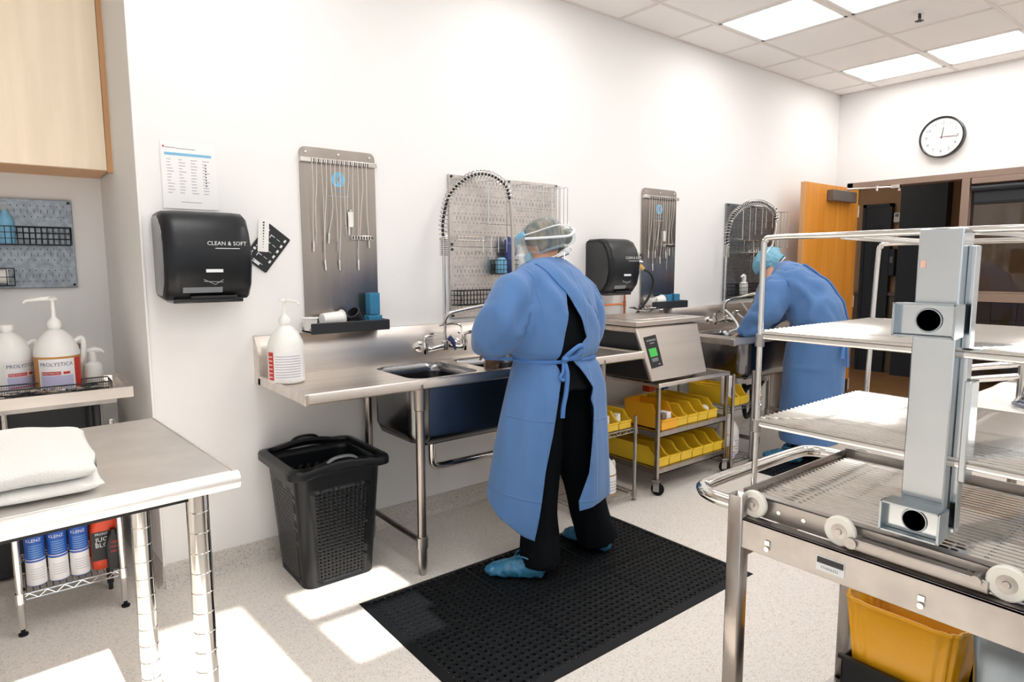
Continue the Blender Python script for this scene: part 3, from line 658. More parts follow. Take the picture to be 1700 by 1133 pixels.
# towel
tw = thing('folded_towel', 'thick folded white towel lying on the foreground work table', 'towel', (-.45, -1.2, .914))
def towel_layer(name, z0, z1, shrink, seed):
    x0, x1, y0, y1 = -.80, -.325+shrink*.0, -1.432+shrink, -1.02-shrink
    bm = bmesh.new(); nx, ny = 40, 34; th = (z1-z0)
    rings = []
    # closed cross-section (rounded slab) swept along x
    def P(a, i):
        x = x0+(x1-x0)*i/nx; e = min(1, (nx-i)/4.0); rad = math.sqrt(max(0, 1-(1-e)**2)) if e < 1 else 1
        p = 6; ca, sa = math.cos(a), math.sin(a)
        u = math.copysign(abs(ca)**(2/p), ca); v = math.copysign(abs(sa)**(2/2.6), sa)
        y = (y0+y1)/2+u*(y1-y0)/2*(.94+.06*rad); k = (x-x0)/(x1-x0)
        z = (z0+z1)/2+v*th/2*(.15+.85*rad)
        n = noise.noise(V((x*9, y*9, seed)))
        z += .010*n*(1 if v > 0 else .2)+(.030*max(0, (y-y0)/(y1-y0))*(1-k)+.02*(1-k))*(v > 0)*(seed > 2)
        y += .006*noise.noise(V((x*14, seed, z*30)))
        return V((x+.012*noise.noise(V((seed, y*12, z*20)))*(i == nx), y, z))
    b = MB().loft([[P(2*PI*j/ny, i) for j in range(ny)] for i in range(nx+1)])
    return obj(name, b, 'towel', tw, smooth=80)
towel_layer('lower_fold', .915, .946, 0, 1.3); towel_layer('upper_fold', .943, .992, .004, 5.1)

# ================================================================ things on the long wall
def dispenser(label, x0, x1, z0, z1, zt):
    t = thing('towel_dispenser', label, 'dispenser', ((x0+x1)/2, 0, z0)); hh = z1-z0
    prof = [(0, z0+.01), (-.10, z0), (-.16, z0+.005), (-.205, z0+.06), (-.225, z0+.14), (-.222, z0+.22), (-.20, z0+.29), (-.165, z1-.02), (-.12, z1), (-.02, z1), (0, z1-.01)]
    def side(x, s): return [V((x, y*s if y < -.02 else y, (z0+z1)/2+(z-(z0+z1)/2)*(s if s < 1 else 1))) for y, z in prof]
    b = MB().loft([side(x0, .93), side(x0+.012, .985), side(x0+.05, 1), side(x1-.05, 1), side(x1-.012, .985), side(x1, .93)])
    obj('cover', b, 'black', t, smooth=50)
    obj('side_panel', MB().prism([(y*.9, (z0+z1)/2+(z-(z0+z1)/2)*.88) for y, z in prof], lambda u, v, w_: V((w_, u, v)), x0-.004, x0+.002), 'blackgloss', t)
    obj('base_tray', MB().box((x0+.03, -.17, z0-.008), (x1-.03, -.01, z0+.012)), 'blackgloss', t, bevel=.004)
    obj('paper_slot', MB().box((x0+.09, -.190, z0+.012), (x1-.06, -.15, z0+.022)), 'inkb', t)
    obj('tear_window', MB().px([(-.196, z0+.035), (-.203, z0+.052), (-.203, z0+.058), (-.194, z0+.04)], x0+.06, x1-.12), 'grey', t)
    yf = -.2245
    tm = text_mb(zt, .023, ((x0+x1)/2+.066, yf, z0+.235), (1, 0, 0), (0, -1, 0), .001)
    obj('lettering', tm, 'inkw', t); obj('underline', MB().box(((x0+x1)/2+.02, yf-.001, z0+.214), ((x0+x1)/2+.115, yf, z0+.217)), 'inkw', t)
    obj('badge', MB().box(((x0+x1)/2-.02, -.2262, z0+.118), ((x0+x1)/2+.045, -.2225, z0+.131)), 'inkw', t)
    sk = MB().tube([((x0+x1)/2-.03, -.222, z0+.09), ((x0+x1)/2, -.2215, z0+.075), ((x0+x1)/2+.012, -.221, z0+.068), ((x0+x1)/2+.045, -.222, z0+.088)], .001, 4).tube([((x0+x1)/2-.03, -.2215, z0+.082), ((x0+x1)/2+.045, -.2215, z0+.078)], .001, 4)
    obj('hand_symbol', sk, 'greyp', t)
    return t
dispenser('black paper towel dispenser under the white wall chart', .045, .375, 1.262, 1.63, 'CLEAN & SOFT')
dispenser('black paper towel dispenser right of the gowned figure in front', 2.575, 2.862, 1.215, 1.575, 'CLEAN & SOFT')
# paper chart
t = thing('wall_chart', 'white laminated table chart taped above the left towel dispenser', 'chart', (.2, 0, 1.65))
obj('sheet', MB().box((.09, -.004, 1.648), (.305, -.0015, 1.925)), 'paper', t)
obj('header_band', MB().box((.105, -.0048, 1.868), (.287, -.004, 1.879)), 'ltblue', t)
b = MB()
for r in range(12):
    for c_ in range(4): b.box((.112+c_*.046, -.0047, 1.850-r*.0125), (.112+c_*.046+random.uniform(.012, .028), -.004, 1.853-r*.0125))
b.box((.16, -.0047, 1.675), (.24, -.004, 1.678)); b.box((.15, -.0047, 1.895), (.225, -.004, 1.899)); b.box((.108, -.0047, 1.897), (.148, -.004, 1.901))
obj('print_rows', b, 'greyp', t, smooth=0, kind='stuff')
b = MB()
for r in range(8): b.lathe((.262, -.0042, 1.835-r*.0125), [(0, -.001), (.0028, -.001), (.0028, 0), (0, 0)], 8, 'Y')
obj('dots', b, 'inkb', t); obj('logo_mark', MB().lathe((.103, -.0042, 1.902), [(0, -.001), (.004, -.001), (.004, 0), (0, 0)], 8, 'Y'), 'red', t)
# black card + strip gauge
t = thing('black_sizing_card', 'black card of white tube symbols hanging tilted beside the left dispenser', 'card', (.50, 0, 1.48))
Mc = Matrix.Translation((.508, -.004, 1.487)) @ Matrix.Rotation(math.radians(38), 4, 'Y')
obj('card', MB().prism(rrect(-.062, -.098, .062, .098, .008), lambda u, v, w_: Mc @ V((u, w_, v)), -.0015, .0015), 'inkb', t)
b = MB(); random.seed(11)
for r in range(5): b.cb((-.045, 0, .07-r*.035), (.012, .001, .010)); b.cb((-.045, 0, .052-r*.035), (.003, .001, .012)); b.cb((-.012, 0, .06-r*.034), (.022, .001, .003)); b.cb((-.020, 0, .052-r*.034), (.003, .001, .014)); b.cb((.018, 0, .06-r*.034), (.018, .001, .002)); b.cb((.045, 0, .075-r*.03), (.009, .001, .014))
b.cb((0, 0, -.082), (.03, .001, .014)); b.xf(Mc @ Matrix.Translation((0, -.002, 0))); obj('symbols', b, 'inkw', t, smooth=0)
t = thing('strip_gauge', 'narrow white dotted strip gauge pinned over the black card', 'gauge', (.50, 0, 1.50))
Ms = Matrix.Translation((.4915, -.009, 1.545)) @ Matrix.Rotation(math.radians(4), 4, 'Y')
obj('strip', MB().prism(rrect(-.024, -.075, .024, .07, .004), lambda u, v, w_: Ms @ V((u, w_, v)), -.0012, .0012), 'white', t)
b = MB()
for r in range(10): q = MB().lathe((0, 0, 0), [(0, -.0006), (.0045-r*.0003, -.0006), (.0045-r*.0003, 0), (0, 0)], 8, 'Y'); q.xf(Ms @ Matrix.Translation((0, -.0014, .058-r*.0125))); b.add(q.v, q.f)
obj('dots', b, 'inkb', t)

# steel hanging boards for tubes
def hangboard(label, x0, x1, z0, z1, tray_z, nt):
    t = thing('tube_hanging_board', label, 'board', ((x0+x1)/2, 0, z0)); W = x1-x0
    poly = [(x0, z0), (x1, z0)]+[(x1-.03+.03*math.cos(a*PI/10), z1-.03+.03*math.sin(a*PI/10)) for a in range(6)]+[(x0+.03+.03*math.cos(PI/2+a*PI/10), z1-.03+.03*math.sin(PI/2+a*PI/10)) for a in range(6)]
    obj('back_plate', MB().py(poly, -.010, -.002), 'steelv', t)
    b = MB()
    for x, z in ((x0+.03, z1-.025), (x1-.03, z1-.025), ((x0+x1)/2, z1-.025)): b.lathe((x, -.010, z), [(0, -.006), (.006, -.004), (.007, 0), (0, 0)], 10, 'Y')
    obj('screws', b, 'chrome', t)
    zr = z1-.062
    rl = obj('hanging_rail', MB().box((x0-.002, -.035, zr-.011), (x1+.002, -.010, zr+.011)), 'chrome', t, bevel=.002)
    b = MB()
    for i in range(26): x = x0+.05+i*(W-.1)/25; b.box((x-.002, -.0365, zr-.011), (x+.002, -.034, zr+.006))
    obj('rail_slots', b, 'dark', rl, smooth=0)
    cx, cz = x0+W*.49, z1-.142
    em = obj('emblem_disc', MB().lathe((cx, -.0105, cz), [(0, -.0008), (.036, -.0008), (.036, 0), (0, 0)], 32, 'Y'), 'ltblue', t)
    K = MB().box((cx-.016, -.0125, cz-.022), (cx-.009, -.0113, cz+.022))
    for s in (1, -1): K.add([(cx-.006, -.0125, cz), (cx+.010, -.0125, cz+s*.022), (cx+.018, -.0125, cz+s*.022), (cx+.002, -.0125, cz)], [(0, 1, 2, 3)])
    obj('letter_k', K, 'steelv', em, smooth=0)
    q = text_mb('KEY SURGICAL', .012, (cx, -.0105, cz-.055), (1, 0, 0), (0, -1, 0)); obj('lettering', q, 'ltblue', t)
    obj('fine_print', MB().box((cx-.055, -.0112, cz-.082), (cx+.055, -.0105, cz-.079)), 'greyp', t)
    h2 = obj('side_holder', MB().box((x1-.145, -.032, z0+.432), (x1-.03, -.010, z0+.455)), 'chrome', t, bevel=.003)
    b = MB()
    for i in range(8): x = x1-.14+i*.0145; b.box((x, -.0335, z0+.436), (x+.006, -.0315, z0+.451))
    obj('holder_slots', b, 'dark', h2, smooth=0)
    # shelf tray
    tz = tray_z; xl, xr = x0-.02, x1-.008
    tr = obj('shelf_tray', MB().box((xl, -.135, tz), (xr, -.01, tz+.006)).box((xl, -.138, tz), (xr, -.133, tz+.046)).box((xl, -.138, tz), (xl+.004, -.01, tz+.02)).box((xr-.004, -.138, tz), (xr, -.01, tz+.046)), 'steelv', t)
    obj('tray_lip', MB().box((xl-.005, -.142, tz-.006), (xr+.003, -.138, tz+.044)), 'dark', t, bevel=.002)
    random.seed(nt+int(x0*10))
    for i in range(nt):
        x = x0+.05+i*(W-.11)/(nt-1); L = random.choice((.38, .42, .47, .30, .34)) if i < nt*.7 else random.choice((.36, .47, .58))
        pts = [(x, -.038, zr+.012), (x+random.uniform(-.004, .004), -.036, zr-L*.3), (x+random.uniform(-.012, .012), -.028, zr-L*.65), (x+random.uniform(-.015, .015), -.022, zr-L)]
        od = ('first', 'second', 'third', 'fourth', 'fifth', 'sixth', 'seventh', 'eighth', 'ninth', 'tenth', 'eleventh', 'twelfth', 'last')[i]; sd_ = 'left' if x0 < 1 else 'right'
        tt = thing('hanging_tube', 'thin clear lumen tube, %s from the left on the rail of the %s steel board' % (od, sd_), 'tube', (x, -.02, zr), 'lumen tubes on the %s steel board' % sd_)
        obj('tubing', MB().tube(cr_smooth(pts, 5), .0013, 5), 'nylon', tt)
        e = V(pts[-1]); obj('connector', MB().cyl(e+V((0, 0, .0)), e+V((random.uniform(-.004, .004), 0, -.05)), .0035, 8, .0022), 'film' if i % 2 else 'white', tt)
    tt = thing('brush_packet', 'small white packet clipped on the %s steel board' % ('left' if x0 < 1 else 'right'), 'packet', (cx+.055, -.02, cz-.2))
    obj('packet', MB().cb((cx+.055, -.018, cz-.19), (.026, .006, .075)), 'white', tt, bevel=.002); obj('clip', MB().cb((cx+.055, -.018, cz-.148), (.012, .009, .012)), 'chrome', tt)
    return t
hangboard('tall brushed steel tube board with blue K emblem, left of the gowned figures', .672, 1.058, 1.10, 1.965, 1.092, 13)
hangboard('narrow brushed steel tube board right of the second towel dispenser', 3.115, 3.495, 1.10, 1.945, 1.10, 12)
def bowl(loc, label, lying=True, group=None, m='white', L=.10, r=.036, ang=0):
    t = thing('white_tub', label, 'tub', (0, 0, 0), group)
    obj('wall', MB().lathe((0, 0, 0), [(0, 0), (r*.8, 0), (r, L), (r*1.12, L), (r*1.12, L+.006), (r*.95, L+.006), (r*.75, .004), (0, .004)], 20), m, t, local=True)
    obj('rim', MB().tube([(r*1.12*math.cos(a*PI/8), r*1.12*math.sin(a*PI/8), L+.003) for a in range(16)], .003, 6, closed=True), m, t, local=True)
    t.location = loc; t.rotation_euler = ang if isinstance(ang, tuple) else (0, PI/2 if lying else 0, ang); return t
bowl((.665, -.085, 1.102), 'white tub standing on its base at the left of the first steel board tray', False, L=.055, r=.034)
bowl((.725, -.08, 1.150), 'white tub lying on its side in the tray of the left steel board', True, L=.105, r=.036, ang=.15)
t = bowl((.93, -.075, 1.118), 'grey beaker leaning open towards the room in the left board tray', False, L=.085, r=.03, m='dark', ang=(.35, -.75, 0)); t.name = 'grey_beaker'; t['category'] = 'beaker'
def sponge(x, y, z, d, label, rz=0, tilt=0):
    o = single('blue_sponge', MB().box((x-d[0]/2, y-d[1]/2, z), (x+d[0]/2, y+d[1]/2, z+d[2])), 'sponge', label, 'sponge', (x, y, z), bevel=.004); o.rotation_euler = (0, tilt, rz); return o
sponge(.995, -.075, 1.160, (.058, .045, .11), 'blue sponge standing on end on top of the other in the left board tray', .1); sponge(.995, -.075, 1.100, (.075, .055, .058), 'blue sponge lying under the upright sponge in the left board tray', .1)
bowl((3.13, -.08, 1.11), 'white tub standing in the tray of the right steel board', False, L=.055, r=.04)
bowl((3.20, -.07, 1.150), 'white tub lying in the tray of the right steel board', True, L=.085, r=.034, ang=.1)
sponge(3.33, -.075, 1.108, (.06, .05, .08), 'blue sponge in the right board tray, left of two', .05); sponge(3.42, -.075, 1.108, (.06, .05, .085), 'blue sponge in the right board tray, right of two', -.05)

# air regulator, hose and copper line
t = thing('air_regulator', 'chrome air regulator with brass fitting and black hose beside the second dispenser', 'regulator', (3.03, 0, 1.40))
obj('gauge', MB().lathe((3.06, -.03, 1.465), [(0, -.03), (.024, -.03), (.027, 0), (0, 0)], 18, 'Y').cyl((3.06, 0, 1.465), (3.06, -.04, 1.465), .010, 10), 'chrome', t)
obj('valve_body', MB().cyl((2.90, -.05, 1.435), (3.07, -.05, 1.42), .014, 12).cyl((3.05, -.05, 1.38), (3.06, -.05, 1.46), .010, 10), 'chrome', t)
obj('brass_fitting', MB().cyl((3.045, -.055, 1.405), (3.07, -.07, 1.375), .015, 8), 'brass', t)
obj('air_hose', MB().tube(cr_smooth([(3.07, -.07, 1.375), (3.11, -.10, 1.345), (3.12, -.12, 1.28), (3.07, -.12, 1.18), (2.97, -.12, 1.09), (2.90, -.12, 1.045)], 6), .009, 8), 'black', t)
t = thing('copper_pipe', 'thin copper pipe rising on the wall beneath the second dispenser', 'pipe', (2.93, 0, .95))
obj('riser', MB().cyl((2.935, -.02, .80), (2.935, -.02, 1.23), .007, 10), 'copper', t)
obj('branch', MB().cyl((2.2, -.02, 1.135), (2.935, -.02, 1.135), .006, 8), 'copper', t); obj('tee', MB().cyl((2.935, -.02, 1.115), (2.935, -.02, 1.155), .010, 10), 'copper', t)
# pegboards with wire racks
pegboard('pegboard', 'large galvanised pegboard behind the arched tap of the near sink', 1.497, 2.30, 1.110, 1.905, 0, (2, 2), pm='galvlight')
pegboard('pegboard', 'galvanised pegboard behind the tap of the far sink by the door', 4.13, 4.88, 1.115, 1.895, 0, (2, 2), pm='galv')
def wire_loop(label, x, z1, w, h, d=.05, group=None, n=1, y=-.02):
    z1 -= 0
    t = thing('wire_rack', label, 'rack', (x, y, z1-h), group)
    for k in range(n):
        yy = y-.012-d*(k+1)/n
        obj('wire_loop', MB().tube([(x-w/2, yy, z1), (x-w/2, yy, z1-h), (x+w/2, yy, z1-h), (x+w/2, yy, z1)], .003, 6, closed=True), 'chrome', t)
    obj('arms', MB().tube([(x-w/2, y, z1), (x-w/2, y-d-.012, z1)], .0022, 5).tube([(x+w/2, y, z1), (x+w/2, y-d-.012, z1)], .0022, 5).tube([(x-w/2, y-d-.012, z1-h), (x-w/2, y, z1-h+.01)], .002, 5), 'chrome', t)
    return t
wire_loop('long chrome wire rack loop hanging under the top of the near tap arch', 1.79, 1.875, .16, .24, .06)
wire_loop('short chrome wire rack high on the near pegboard, right of the longer loop', 2.04, 1.875, .15, .155, .06)
wire_loop('slim chrome wire rack at the right edge of the near pegboard', 2.245, 1.875, .07, .24, .10, n=3)
wire_loop('chrome wire rack bar across the middle of the near pegboard', 1.60, 1.565, .19, .02, .05)
wire_loop('small chrome wire loop left of the tap hose on the near pegboard', 1.70, 1.565, .055, .09, .06)
wire_loop('second small chrome wire loop right beside the tap hose', 1.81, 1.565, .06, .085, .06)
wire_basket('wire_basket', 'black wire basket low on the near pegboard behind the spout', 1.50, 1.86, 1.185, 1.265, -.11, -.02)
wire_basket('wire_basket', 'black wire basket holding bottles on the near pegboard beside the capped head', 1.78, 2.02, 1.355, 1.435, -.11, -.02)
t = thing('blue_glove', 'dark blue rubber glove standing upright in the pegboard basket', 'glove', (1.885, -.065, 1.36))
gm = MB().loft([ring((1.885, -.065, z), a, .018, 14) for z, a in ((1.36, .026), (1.43, .030), (1.50, .042), (1.53, .040))])
for dx, hh in ((-.03, 1.555), (-.010, 1.572), (.010, 1.568), (.03, 1.55)): gm.tube([(1.885+dx, -.065, 1.50), (1.885+dx*1.1, -.065, hh)], [.012, .008], 8)
gm.tube([(1.91, -.065, 1.46), (1.94, -.07, 1.50), (1.945, -.07, 1.52)], [.014, .011, .007], 8)
obj('palm', remesh(gm, .004, 3), 'blueglove', t); obj('cuff', MB().lathe((1.885, -.065, 1.358), [(.027, 0), (.031, .0), (.031, .008), (.027, .008)], 16), 'blueglove', t)
sprayer('foam_bottle', 'white pump bottle standing in the basket beside the blue glove', (1.945, -.085, 1.36), 1.0, 0)
single('blue_liquid_bottle', MB().lathe((1.815, -.075, 1.36), [(0, 0), (.03, 0), (.033, .01), (.033, .07), (.022, .085), (.012, .09), (0, .09)], 18), 'ltblue', 'round light blue bottle left in the pegboard basket by the tap hose', 'bottle', (1.815, -.075, 1.36))
for i, (x, L, lb) in enumerate(((4.30, .26, 'left of three'), (4.48, .215, 'middle of three'), (4.64, .16, 'right of three'))):
    wire_loop('chrome wire rack loop on the far pegboard, %s inside the tap arch' % lb, x, 1.865, .10, L, .06)
wire_loop('chrome wire file rack of many loops on the far pegboard', 4.36, 1.60, .13, .10, .10, n=6)
wire_loop('single chrome wire loop low on the far pegboard', 4.52, 1.58, .13, .15, .08, n=2)
wire_loop('slim chrome wire rack at the right edge of the far pegboard', 4.84, 1.85, .06, .30, .10, n=3)
sprayer('foam_bottle', 'white pump bottle before the far pegboard left of the bent figure', (4.33, -.07, 1.16), .95, PI)
wire_basket('wire_basket', 'black wire basket low on the far pegboard', 4.18, 4.62, 1.155, 1.25, -.12, -.02)
# ================================================================ sinks
def sink_table(label, x0, x1, basins, yf=-.63, legs=(), stretch=True, lside=True):
    t = thing('sink_table', label, 'sink', ((x0+x1)/2, -.3, 0)); zt = .895
    # deck with openings: strips
    b = MB(); yb, y0 = -.045, yf+.03; bx = sorted(basins)
    xs = [x0]+[v for q in bx for v in q[:2]]+[x1]
    by0, by1 = -.545, -.125
    b.box((x0, by1, zt-.014), (x1, yb, zt)).box((x0, y0, zt-.014), (x1, by0, zt))
    for i in range(0, len(xs), 2): b.box((xs[i], by0, zt-.014), (xs[i+1], by1, zt))
    for q in bx:   # rounded corner fillets
        r = .07
        for cx, cy, sx, sy in ((q[0], by0, 1, 1), (q[1], by0, -1, 1), (q[1], by1, -1, -1), (q[0], by1, 1, -1)):
            poly = [(cx, cy)]+[(cx+sx*(r-r*math.sin(a*PI/8)), cy+sy*(r-r*math.cos(a*PI/8))) for a in range(5)]
            b.pz(poly, zt-.014, zt)
    obj('deck', b, 'steel', t)
    # raised front edge
    f = MB().px([(yf+.035, zt-.01), (yf+.028, zt+.010), (yf+.004, zt+.012), (yf, zt+.006), (yf, zt-.028), (yf+.008, zt-.034), (yf+.014, zt-.028), (yf+.014, zt-.012)], x0-.012, x1+.012)
    obj('front_edge', f, 'steel', t)
    sp = [(-.002, 1.085), (-.022, 1.083), (-.052, 1.035), (-.052, zt-.01), (-.040, zt-.012), (-.040, 1.030), (-.018, 1.068), (-.002, 1.07)]
    obj('backsplash', MB().px(sp, x0-.012, x1+.012), 'steel', t)
    for x, s in ((x0, -1), (x1, 1)):
        obj('end_edge', MB().py([(x, zt-.012), (x, zt+.008), (x+s*.012, zt+.010), (x+s*.016, zt), (x+s*.016, zt-.03), (x+s*.004, zt-.03)], yf, -.05), 'steel', t)
        obj('splash_end', MB().px([(-.002, 1.085), (-.022, 1.083), (-.058, 1.035), (-.075, 1.0), (-.08, zt-.03), (-.002, zt-.03)], x+min(0, s*.016), x+max(0, s*.016)), 'steel', t)
    b = MB()
    for xa in (x0-.017, x1-.002): b.box((xa, yf-.0005, zt-.034), (xa+.019, yf+.037, zt+.0115))
    obj('corner_cap', b, 'steel', t, bevel=.003, kind='stuff')
    for q in bx:
        def rr(gx_, gy_, z, r): return [V((u, v, z)) for u, v in rrect(q[0]-gx_, by0-gy_, q[1]+gx_, by1+gy_, r, 6)]
        d = q[2]
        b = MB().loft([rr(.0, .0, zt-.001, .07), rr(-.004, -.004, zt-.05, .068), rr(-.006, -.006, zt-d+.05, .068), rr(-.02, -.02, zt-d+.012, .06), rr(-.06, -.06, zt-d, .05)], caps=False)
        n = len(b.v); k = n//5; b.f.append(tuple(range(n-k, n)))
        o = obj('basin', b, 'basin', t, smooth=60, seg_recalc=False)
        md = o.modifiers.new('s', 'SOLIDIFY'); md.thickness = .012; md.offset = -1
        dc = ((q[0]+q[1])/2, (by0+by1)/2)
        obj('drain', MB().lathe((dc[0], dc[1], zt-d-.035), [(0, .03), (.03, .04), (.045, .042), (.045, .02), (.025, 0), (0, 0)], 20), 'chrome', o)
    fx = (bx[0][0]+.07, bx[-1][1]-.05)
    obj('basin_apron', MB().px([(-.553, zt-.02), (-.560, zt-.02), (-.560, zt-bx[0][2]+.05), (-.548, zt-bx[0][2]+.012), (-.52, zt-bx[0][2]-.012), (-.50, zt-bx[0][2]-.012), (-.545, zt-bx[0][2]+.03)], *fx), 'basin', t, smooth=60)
    for x, y in legs:
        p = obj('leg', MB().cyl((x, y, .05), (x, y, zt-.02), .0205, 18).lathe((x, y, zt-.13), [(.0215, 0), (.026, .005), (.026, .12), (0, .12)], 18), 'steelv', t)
        obj('bullet_foot', MB().lathe((x, y, 0), [(0, 0), (.014, 0), (.018, .02), (.0215, .05), (.0225, .14), (0, .14)], 16), 'worn', p)
        if y < -.3 and stretch: obj('stretcher', MB().cyl((x, y, .155), (x, -.09, .155), .014, 12).cyl((x, y, .13), (x, y, .18), .027, 14), 'worn', t)
    return t
sink_table('stainless two-basin sink table the nearer gowned figure works at', .44, 2.415, [(.955, 1.335, .31), (1.405, 1.80, .31)], legs=((.947, -.605), (.947, -.085), (2.10, -.605), (2.10, -.085)))
sink_table('stainless sink table at the far end by the oak door', 3.36, 4.88, [(3.60, 3.98, .30), (4.06, 4.46, .30)], legs=((3.70, -.605), (3.70, -.085), (4.75, -.605), (4.75, -.085)))
t = thing('drain_pipe', 'chrome drain pipe under the basins of the near sink', 'pipe', (1.3, -.34, .4))
obj('trap', MB().tube(cr_smooth([(1.165, -.34, .56), (1.165, -.34, .46), (1.175, -.34, .41), (1.22, -.34, .395), (1.35, -.34, .395), (2.2, -.34, .39)], 5), .019, 12), 'chrome', t)
obj('coupling', MB().cyl((1.165, -.34, .52), (1.165, -.34, .56), .026, 12).cyl((1.60, -.34, .375), (1.60, -.34, .42), .012, 8), 'chrome', t); obj('tailpiece', MB().cyl((1.60, -.34, .40), (1.60, -.34, .56), .017, 12), 'chrome', t)
t = thing('drain_pipes', 'black drain hoses and chrome traps looping below the far sink', 'pipe', (4.0, -.3, .3))
obj('trap', MB().tube(cr_smooth([(3.80, -.335, .575), (3.80, -.33, .45), (3.86, -.33, .36), (3.95, -.33, .36), (4.0, -.33, .45), (4.2, -.33, .46), (4.27, -.335, .575)], 5), .020, 10), 'dark', t)
obj('waste_hose', MB().tube(cr_smooth([(4.02, -.3, .48), (4.03, -.3, .30), (4.10, -.28, .2), (4.17, -.28, .26), (4.16, -.28, .45)], 5), .018, 10), 'black', t)
obj('white_coupling', MB().cyl((3.80, -.335, .47), (3.80, -.335, .57), .032, 14).cyl((4.24, -.335, .49), (4.24, -.335, .57), .035, 14), 'nylon', t)
b = MB()
for z in (.25, .33, .41): b.tube(cr_smooth([(4.26, -.25, z), (4.30, -.28, z+.02), (4.34, -.25, z-.02)], 4), .010, 8)
obj('valves', b, 'chrome', t)

def faucet(label, x, reach, top, end, spout_to, rot=0, hx=.125):
    """wall-mounted pre-rinse tap: x of riser, spring arch end point, swing spout end"""
    t = thing('prerinse_tap', label, 'tap', (x, -.05, .97)); y = -.115; z = .972
    for s in (-1, 1):
        b = MB().lathe((x+s*hx, -.052, z), [(0, 0), (.030, 0), (.030, -.008), (.02, -.016), (.013, -.016), (.013, -.06), (0, -.06)], 16, 'Y')
        obj('wall_flange', b, 'chrome', t)
    b = MB().tube(cr_smooth([(x-hx, y, z+.005), (x-hx+.03, y, z-.012), (x, y, z), (x+hx-.03, y, z-.012), (x+hx, y, z+.005)], 4), .014, 12).lathe((x, y, z-.02), [(0, 0), (.018, 0), (.02, .045), (.013, .05), (0, .05)], 14)
    obj('mixer_body', b, 'chrome', t)
    for s in (-1, 1):
        v = obj('valve', MB().lathe((x+s*hx, y, z-.035), [(0, 0), (.014, .002), (.016, .02), (.018, .05), (.012, .07), (.015, .078), (.012, .088), (0, .09)], 14), 'chrome', t)
        obj('lever', MB().tube([(x+s*hx, y, z+.058), (x+s*hx+.03, y-.012, z+.064), (x+s*hx+.058, y-.02, z+.066)], [.006, .007, .005], 8), 'chrome', v)
        obj('lever_mark', MB().tube([(x+s*hx+.025, y-.010, z+.071), (x+s*hx+.045, y-.016, z+.073)], .0035, 6), 'inkb', v)
    obj('riser', MB().cyl((x, y, z), (x, y, top-.34), .0085, 12), 'chrome', t)
    # spring arch
    E = V(end); A = V((x, y, top-.36)); mid = [A, A+V((0, 0, .10)), A.lerp(E, .10)+V((0, 0, top-.12-A.lerp(E, .10).z)), A.lerp(E, .38)+V((0, 0, top-.02-A.lerp(E, .38).z)), A.lerp(E, .68)+V((0, 0, top-A.lerp(E, .68).z)), A.lerp(E, .93)+V((0, 0, top-.05-A.lerp(E, .93).z)), E+V((0, 0, .0))]
    mid[-1] = V((E.x, E.y, top-.13))
    core = cr_smooth(mid, 12); obj('inner_hose', MB().tube(core, .0075, 8), 'dark', t)
    # coil
    L = [0]
    for p, q in zip(core[:-1], core[1:]): L.append(L[-1]+(q-p).length)
    tot = L[-1]; turns = int(tot/.0225); N = turns*8; pts = []; up = V((0, 0, 1)); j = 0
    bn = (E-A); bn.z = 0; bn = V((-bn.y, bn.x, 0)).normalized()
    for i in range(N+1):
        sdist = tot*i/N
        while j < len(L)-2 and L[j+1] < sdist: j += 1
        u = (sdist-L[j])/(L[j+1]-L[j]+1e-9); p = core[j].lerp(core[j+1], u); tg = (core[j+1]-core[j]).normalized(); nn = bn.cross(tg).normalized()
        a = 2*PI*i/8; pts.append(p+.0215*(math.cos(a)*nn+math.sin(a)*bn))
    obj('spring', MB().tube(pts, .0034, 5), 'chrome', t)
    b = MB()
    for k in range(9): zz = A.z-.08+k*.010; b.tube([V((x+.0215*math.cos(a*PI/6), y+.0215*math.sin(a*PI/6), zz)) for a in range(12)], .003, 4, closed=True)
    obj('base_coils', b, 'chrome', t)
    return t, core[-1]
t, e = faucet('chrome pre-rinse tap with tall spring arch on the near sink', 1.395, .43, 1.90, (1.825, -.14, 1.77), None)
obj('spray_hose', MB().tube(cr_smooth([tuple(e), (1.835, -.145, 1.66), (1.838, -.15, 1.50), (1.838, -.155, 1.35)], 5), .0095, 10), 'hose', t)
obj('spray_valve', MB().tube([(1.838, -.155, 1.36), (1.838, -.157, 1.31), (1.838, -.16, 1.25)], [.011, .014, .010], 12), 'navy', t)
obj('swing_spout', MB().tube(cr_smooth([(1.395, -.115, 1.095), (1.400, -.125, 1.13), (1.43, -.145, 1.155), (1.55, -.20, 1.18), (1.68, -.26, 1.205)], 5), .011, 12), 'chrome', t)
obj('wall_bracket', MB().tube(cr_smooth([(1.36, -.115, 1.085), (1.395, -.115, 1.09), (1.46, -.125, 1.09), (1.49, -.13, 1.075), (1.485, -.13, 1.045), (1.47, -.13, 1.04)], 4), .006, 8), 'chrome', t)
obj('blue_valve', MB().tube([(1.405, -.135, 1.02), (1.425, -.145, 1.00), (1.44, -.15, .95)], [.017, .014, .005], 10), 'navy', t)
t, e = faucet('chrome pre-rinse tap with spring arch before the bent figure at the far sink', 4.0, .7, 1.905, (4.66, -.14, 1.78), None)
obj('spray_hose', MB().tube(cr_smooth([tuple(e), (4.63, -.16, 1.70), (4.50, -.20, 1.52), (4.36, -.24, 1.36), (4.25, -.26, 1.22)], 5), .0095, 10), 'hose', t)
obj('spray_grip', MB().tube([(4.30, -.25, 1.29), (4.22, -.265, 1.19), (4.14, -.28, 1.11)], [.013, .018, .010], 10), 'grey', t)
